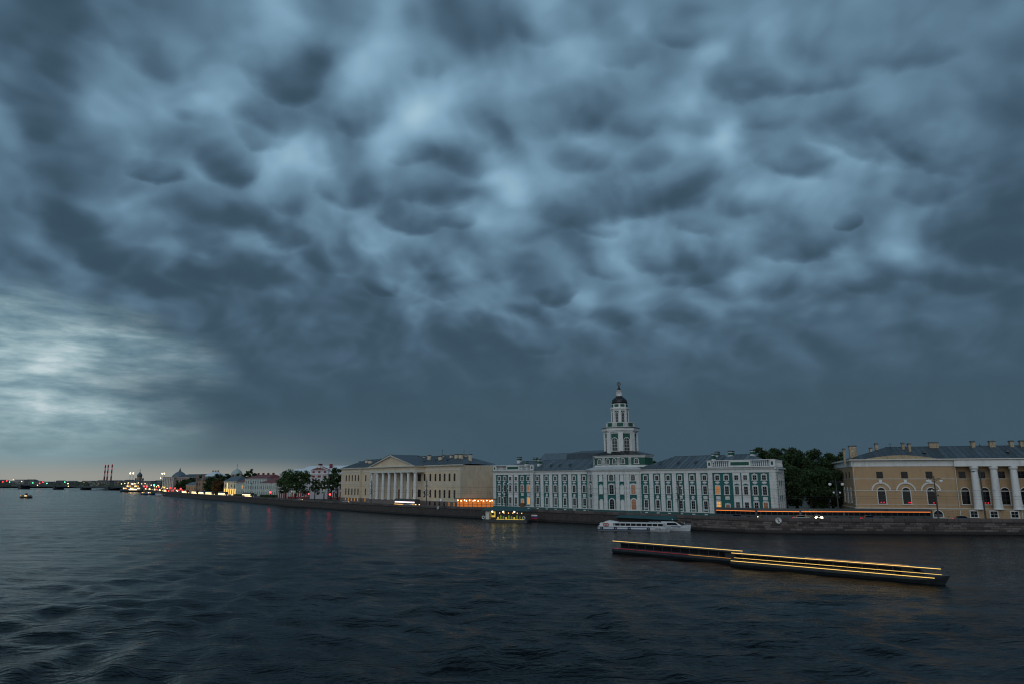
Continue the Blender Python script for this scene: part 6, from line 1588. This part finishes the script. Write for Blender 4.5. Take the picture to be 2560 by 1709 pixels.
# low boats added to carry a moving boat's light trails as glowing strips
def cruise(P, Q, label, strips, hullm=M_hulldark):
    L = (Vector(Q) - Vector(P)).length; o = thing('trail_boat', label, 'boat', (0, 0, 0)); place_between(o, P, Q); o['group'] = 'low boats added to carry light trails on the river'
    part('hull', hull(L, 4.6, .9, .10), hullm, o)
    b = MB(); b.box(-L * .44, L * .30, -1.8, 1.8, .95, 1.15); part('deckhouse_base', b, hullm, o)
    b = MB(); b.box(-L * .43, L * .29, -1.7, 1.7, 1.15, 1.95); part('deckhouse_glass', b, M_glass, o)
    for i in range(12): b = MB(); x = -L * .43 + L * .72 * i / 11; b.box(x - .05, x + .05, -1.76, 1.76, 1.1, 2.0); part('window_post', b, M_darksteel, o)
    b = MB(); b.box(-L * .49, L * .46, -1.95, 1.95, 1.98, 2.12); part('deckhouse_roof', b, M_darksteel, o)
    for (x0, x1, z, th, m_) in strips:
        for s_ in (-1,):
            b = MB(); y = 2.36 * s_ if z < 1.6 else 2.02 * s_; b.box(L * x0, L * x1, y - .05, y + .05, z - th * .72, z + th * .72); part('trail_strip', b, m_, o)
    for i in range(9):
        x = -L * .4 + L * .7 * i / 8; b = MB(); b.tube((x, -1.9, 2.1), (x, -1.9, 2.7), .03); b.tube((x, 1.9, 2.1), (x, 1.9, 2.7), .03); part('stanchion', b, M_darksteel, o)
    b = MB(); b.extr([(L * .32, .9), (L * .40, 1.0), (L * .36, 1.9), (L * .32, 1.95)], -1.2, 1.2); part('wheelhouse', b, M_darksteel, o)
    return o
M_goldtrail = glow('golden_trail_glow', srgb(255, 205, 110), 1.5)
M_thintrail = glow('amber_trail_glow', srgb(235, 160, 80), .9)
M_redtrail = glow('dull_red_trail_glow', srgb(190, 45, 60), .55)
cruise(wp(1828, 124.8), wp(2348, 101.8), 'low dark boat added to carry three golden light trails, nearest boat', [(-.49, .485, 2.20, .045, M_goldtrail), (-.10, .36, 2.34, .02, M_thintrail), (-.47, .49, 1.5, .026, M_goldtrail), (-.49, .46, .98, .04, M_goldtrail)])
cruise(wp(1540, 148), wp(1880, 125.5), 'farther low dark boat added to carry golden and dull red light trails', [(-.49, .45, 2.30, .045, M_goldtrail), (-.48, .1, 1.0, .028, M_redtrail), (.1, .38, .98, .028, M_thintrail)])
# wake lines beside the boats are part of the water; floating pier with awning
Pq, Qq = wp(1213, 259.5), wp(1322, 254.0); L = (Vector(Qq) - Vector(Pq)).length
o = thing('floating_pier', 'floating pier with teal awning and glowing yellow-green interior', 'pier', (0, 0, 0)); place_between(o, Pq, Qq)
b = MB(); b.box(-L/2, L/2, -2.5, 3, -.5, .95); part('pontoon', b, M_boatblue if False else M_darksteel, o)
b = MB(); b.add([(-L/2 - .3, -3, 4.05), (L/2 + .6, -3, 4.05), (L/2 + .6, 4, 4.05), (-L/2 - .3, 4, 4.05), (-L/2 + 3, .5, 5.2), (L/2 - 3, .5, 5.2), (-L/2 - .3, -3, 3.85), (L/2 + .6, -3, 3.85), (L/2 + .6, 4, 3.85), (-L/2 - .3, 4, 3.85)], [(0,1,5,4),(1,2,5),(2,3,4,5),(3,0,4),(6,9,8,7),(0,6,7,1),(1,7,8,2),(2,8,9,3),(3,9,6,0)]); part('awning', b, M_canopy, o)
for x in (-L/2 + .5, -L/2 + 3.2, 0, L/2 - 2.8, L/2 - .4):
    for y in (-2.6, 3): b = MB(); b.box(x - .07, x + .07, y - .07, y + .07, .9, 3.9); part('post', b, M_darksteel, o)
b = MB(); b.box(-L/2 + .9, -L/2 + 2.2, -2.2, 2, .95, 3.6); part('booth', b, M_creamtrim, o)
gy = glow('yellow_green_panel', srgb(150, 175, 60), .24); yy_ = glow('yellow_lit_panel', srgb(255, 215, 90), .55)
b = MB(); b.box(-L/2 + 2.8, -L/2 + 4.4, -2.0, -1.9, 1.7, 3.6); part('lit_frame', b, yy_, o)
b = MB(); b.box(-L/2 + 3.1, -L/2 + 4.1, -2.06, -2.01, 2.3, 3.2); part('poster', b, M_black, o)
for i in range(9): b = MB(); x = -L/2 + 4.9 + i * .98; b.box(x + .1, x + .62, -1.6, -1.5, 1.2, 1.75 + .3 * (i * 5 % 3)); part('lit_panel', b, gy if i % 3 else yy_, o)
b = MB(); b.box(-L/2 + 4.8, L/2 - 1.5, -2.2, -1.4, .95, 1.08); part('counter', b, yy_, o)
for i in range(6): b = MB(); x = -L/2 + 5.6 + i * 1.6; b.ball((x, -.8, 3.1), .16, 8, 5); part('lamp', b, M_gold, o)
for i in range(3):
    b = MB(); x = -L/2 + 3.6 + i * 4.0; b.tube((x, -2.9, 3.7), (x, -2.5, 3.9), .2); b.ball((x, -2.9, 3.6), .28, 8, 6); part('floodlight', b, M_hot, o)
for x in (-L/2 + .2, L/2 - 1.2): b = MB(); b.ring((x, -2.6, 1.6), .45, .12, 14, 5); part('lifebuoy', b, M_globe, o)
q = wp(1334.5, 256); o = thing('striped_banner', 'white, blue and red striped banner on the quay landing right of the floating pier', 'banner', (q[0], q[1], 0), math.radians(-22))
b = MB(); b.box(-1.1, 1.1, -.06, .06, 2.05, 2.5); part('white_stripe', b, M_globe, o); b = MB(); b.box(-1.1, 1.1, -.06, .06, 1.55, 2.05); part('blue_stripe', b, M_flagblue, o); b = MB(); b.box(-1.1, 1.1, -.06, .06, 1.05, 1.55); part('red_stripe', b, M_flagred, o); b = MB(); b.box(-1.2, -1.1, -.05, .05, -.5, 2.6); b.box(1.1, 1.2, -.05, .05, -.5, 2.6); part('post', b, M_darksteel, o)
# second pier awning behind the tour boats
Pq, Qq = wp(1544, 237), wp(1684, 219.5); L = (Vector(Qq) - Vector(Pq)).length
o = thing('floating_pier', 'dark green pier awning behind the white tour boats', 'pier', (0, 0, 0)); place_between(o, Pq, Qq)
b = MB(); b.box(-L/2, L/2, -1.6, 1.6, -.5, .8); part('pontoon', b, M_hulldark, o)
b = MB(); b.add([(-L/2 - .4, -2.0, 2.6), (L/2 + .4, -2.0, 2.6), (L/2 - 1.0, .9, 3.8), (-L/2 + 2, .9, 3.8), (-L/2 - .4, 2, 2.6), (L/2 + .4, 2, 2.6)], [(0,1,2,3),(3,2,5,4),(0,3,4),(1,5,2),(0,4,5,1)]); part('awning', b, M_canopy, o)
for i in range(5):
    for y in (-1.4, 1.4): b = MB(); x = -L/2 + .6 + (L - 1.2) * i / 4; b.box(x - .06, x + .06, y - .06, y + .06, .8, 2.6); part('post', b, M_black, o)
b = MB(); b.box(-L * .1, L * .2, -.3, .3, .8, 1.7); part('bench', b, M_darksteel, o)
b = MB(); b.ball((L/2 + .4, -2.0, 2.75), .16, 8, 5); part('lamp', b, M_globe, o)
# dark barge with pale blue mooring posts
q0, q1 = wp(643, 497), wp(688, 470); L = (Vector(q1) - Vector(q0)).length; o = thing('mooring_barge', 'low dark barge moored below the green houses', 'barge', (0, 0, 0)); place_between(o, q0, q1)
part('hull', hull(L, 5, 1.0, .15), M_hulldark, o); b = MB(); b.box(-L * .3, L * .25, -1.5, 1.5, 1.0, 2.4); part('deckhouse', b, M_darksteel, o); b = MB(); b.box(-L * .34, L * .29, -1.8, 1.8, 2.4, 2.6); part('deckhouse_roof', b, M_black, o)
M_postblue = mat('pale_blue_post', (.16, .26, .30), .6, .1)
for i, (u, Y, l) in enumerate(((621, 512, 'leftmost pale blue mooring post in the river'), (647, 496, 'pale blue mooring post at the left end of the dark barge'), (675, 480, 'pale blue mooring post at the right end of the dark barge'), (700, 458, 'rightmost pale blue mooring post in the river'))):
    q = wp(u, Y - 6); o = thing('mooring_post', l, 'mooring post', (q[0], q[1], 0), 0, 'pale blue mooring posts'); b = MB(); b.lathe([(.8, -1), (.8, 3.3), (.7, 3.5)], 0, 0, 12); part('post', b, M_postblue, o); b = MB(); b.lathe([(.85, 2.9), (.85, 3.15)], 0, 0, 12); part('collar', b, M_globe, o)
# distant ships at the bend
M_shipgrey = mat('ship_grey_paint', (.22, .21, .20), .5, .1); M_goldthin2 = glow('dim_cabin_light', srgb(240, 170, 90), 1.2)
def ship(u0, u1, Y, h, label, body, decks=2, lights=True, tug=False, cat='ship'):
    P, Q = wp(u0, Y), wp(u1, Y - 8); L = (Vector(Q) - Vector(P)).length; o = thing('moored_ship', label, cat, (0, 0, 0)); place_between(o, Q, P); B = L * .16 + 2
    part('hull', hull(L, B, h * .28, .25), body, o); z = h * .28
    for k in range(decks):
        x0, x1 = -L * (.42 - .06 * k), L * (.30 - .08 * k); hh = h * .24
        b = MB(); b.box(x0, x1, -B * .42, B * .42, z, z + hh); part('deckhouse', b, M_shipgrey, o)
        n_ = int((x1 - x0) / 2.2)
        for i in range(max(2, n_)):
            x = x0 + (x1 - x0) * (i + .5) / max(2, n_)
            for s_ in (-1, 1): b = MB(); b.box(x - .6, x + .6, s_ * B * .42 - .06, s_ * B * .42 + .06, z + hh * .3, z + hh * .8); part('porthole', b, ((M_gold, M_glass, M_hot, M_goldthin2, M_glass)[(i * 7 + k * 3) % 5] if lights else M_glass), o)
        z += hh + .1
    b = MB(); b.tube((0, 0, z), (0, 0, z + h * .35), .15); b.tube((-1.2, 0, z + h * .25), (1.2, 0, z + h * .25), .08); part('mast', b, M_darksteel, o)
    b = MB(); b.lathe([(.8, z - .2), (.7, z + 1.6)], -L * .12, 0, 8); part('funnel', b, M_darksteel, o)
    return o
sh = ship(301, 361, 1010, 12, 'brightly lit white river cruise ship moored before the bridge', M_hulldark, 3)
for i in range(12): b = MB(); b.ball((-16 + i * 2.6, 5.4 if i % 2 else -5.4, 11.6 + .7 * math.sin(i * 2.1)), .55, 8, 5); part('deck_lamp', b, M_warmwhite, sh)
b = MB(); b.box(-12, 0, -5.6, -5.4, 2.9, 4.1); b.box(-12, 0, 5.4, 5.6, 2.9, 4.1); part('lit_saloon', b, M_hot, sh)
ship(354, 386, 800, 5.5, 'blue hulled tug with two lamps moored at the bend', M_boatblue, 1, True, True, 'tug'); ship(392, 410, 770, 5.5, 'small white tug moored right of the blue one', M_boatwhite, 1, False, True, 'tug'); ship(410, 432, 752, 3.4, 'low dark barge moored right of the white tug', M_hulldark, 1, False, False, 'barge')
o = ship(55, 80, 640, 4.6, 'small motor vessel with orange lit deck under way at far left', M_hulldark, 1, True, False, 'boat')
b = MB(); b.box(-2.6, 2.6, -1.7, -1.6, 1.0, 1.7); b.box(-2.6, 2.6, 1.6, 1.7, 1.0, 1.7); part('lit_deck', b, M_amber, o)

# roof antennas and small triangular roof vents
for (F_, root_, u, v0, v1, y) in ((A, ar, 1160, 1124, 1136, 8), (A, ar, 1106, 1122, 1137, 9), (A, ar, 1026, 1135, 1143, 9), (A, ar, 951.5, 1142, 1149, 7), (Yb, yr, 2226, 1106, 1120, 9), (Yb, yr, 2450, 1108, 1115, 10)):
    x = F_.s(u, y, v1); zt = at_depth(u, v0, F_.Y(u, y)).z - RZ; zb = at_depth(u, v1, F_.Y(u, y)).z - RZ
    b = MB(); b.tube((x, y, zb - 1.5), (x, y, zt), .07, n=5); b.tube((x - .5, y, zt - .5), (x + .5, y, zt - .5), .04, n=4); part('antenna', b, M_black, root_)
for (F_, root_, y, z, us) in ((K, kr, 3.2, 16.6, (1380, 1402, 1428, 1655, 1700, 1744)), (Yb, yr, 4.6, 18.9, (2320, 2530)), (A, ar, 3.5, 20.0, (1062, 1090, 1120))):
    for u in us:
        x = F_.s(u, y); b = MB(); b.extr([(x - .5, z), (x + .5, z), (x, z + .8)], y - .7, y + 1.5); part('roof_vent', b, M_darkroof, root_)
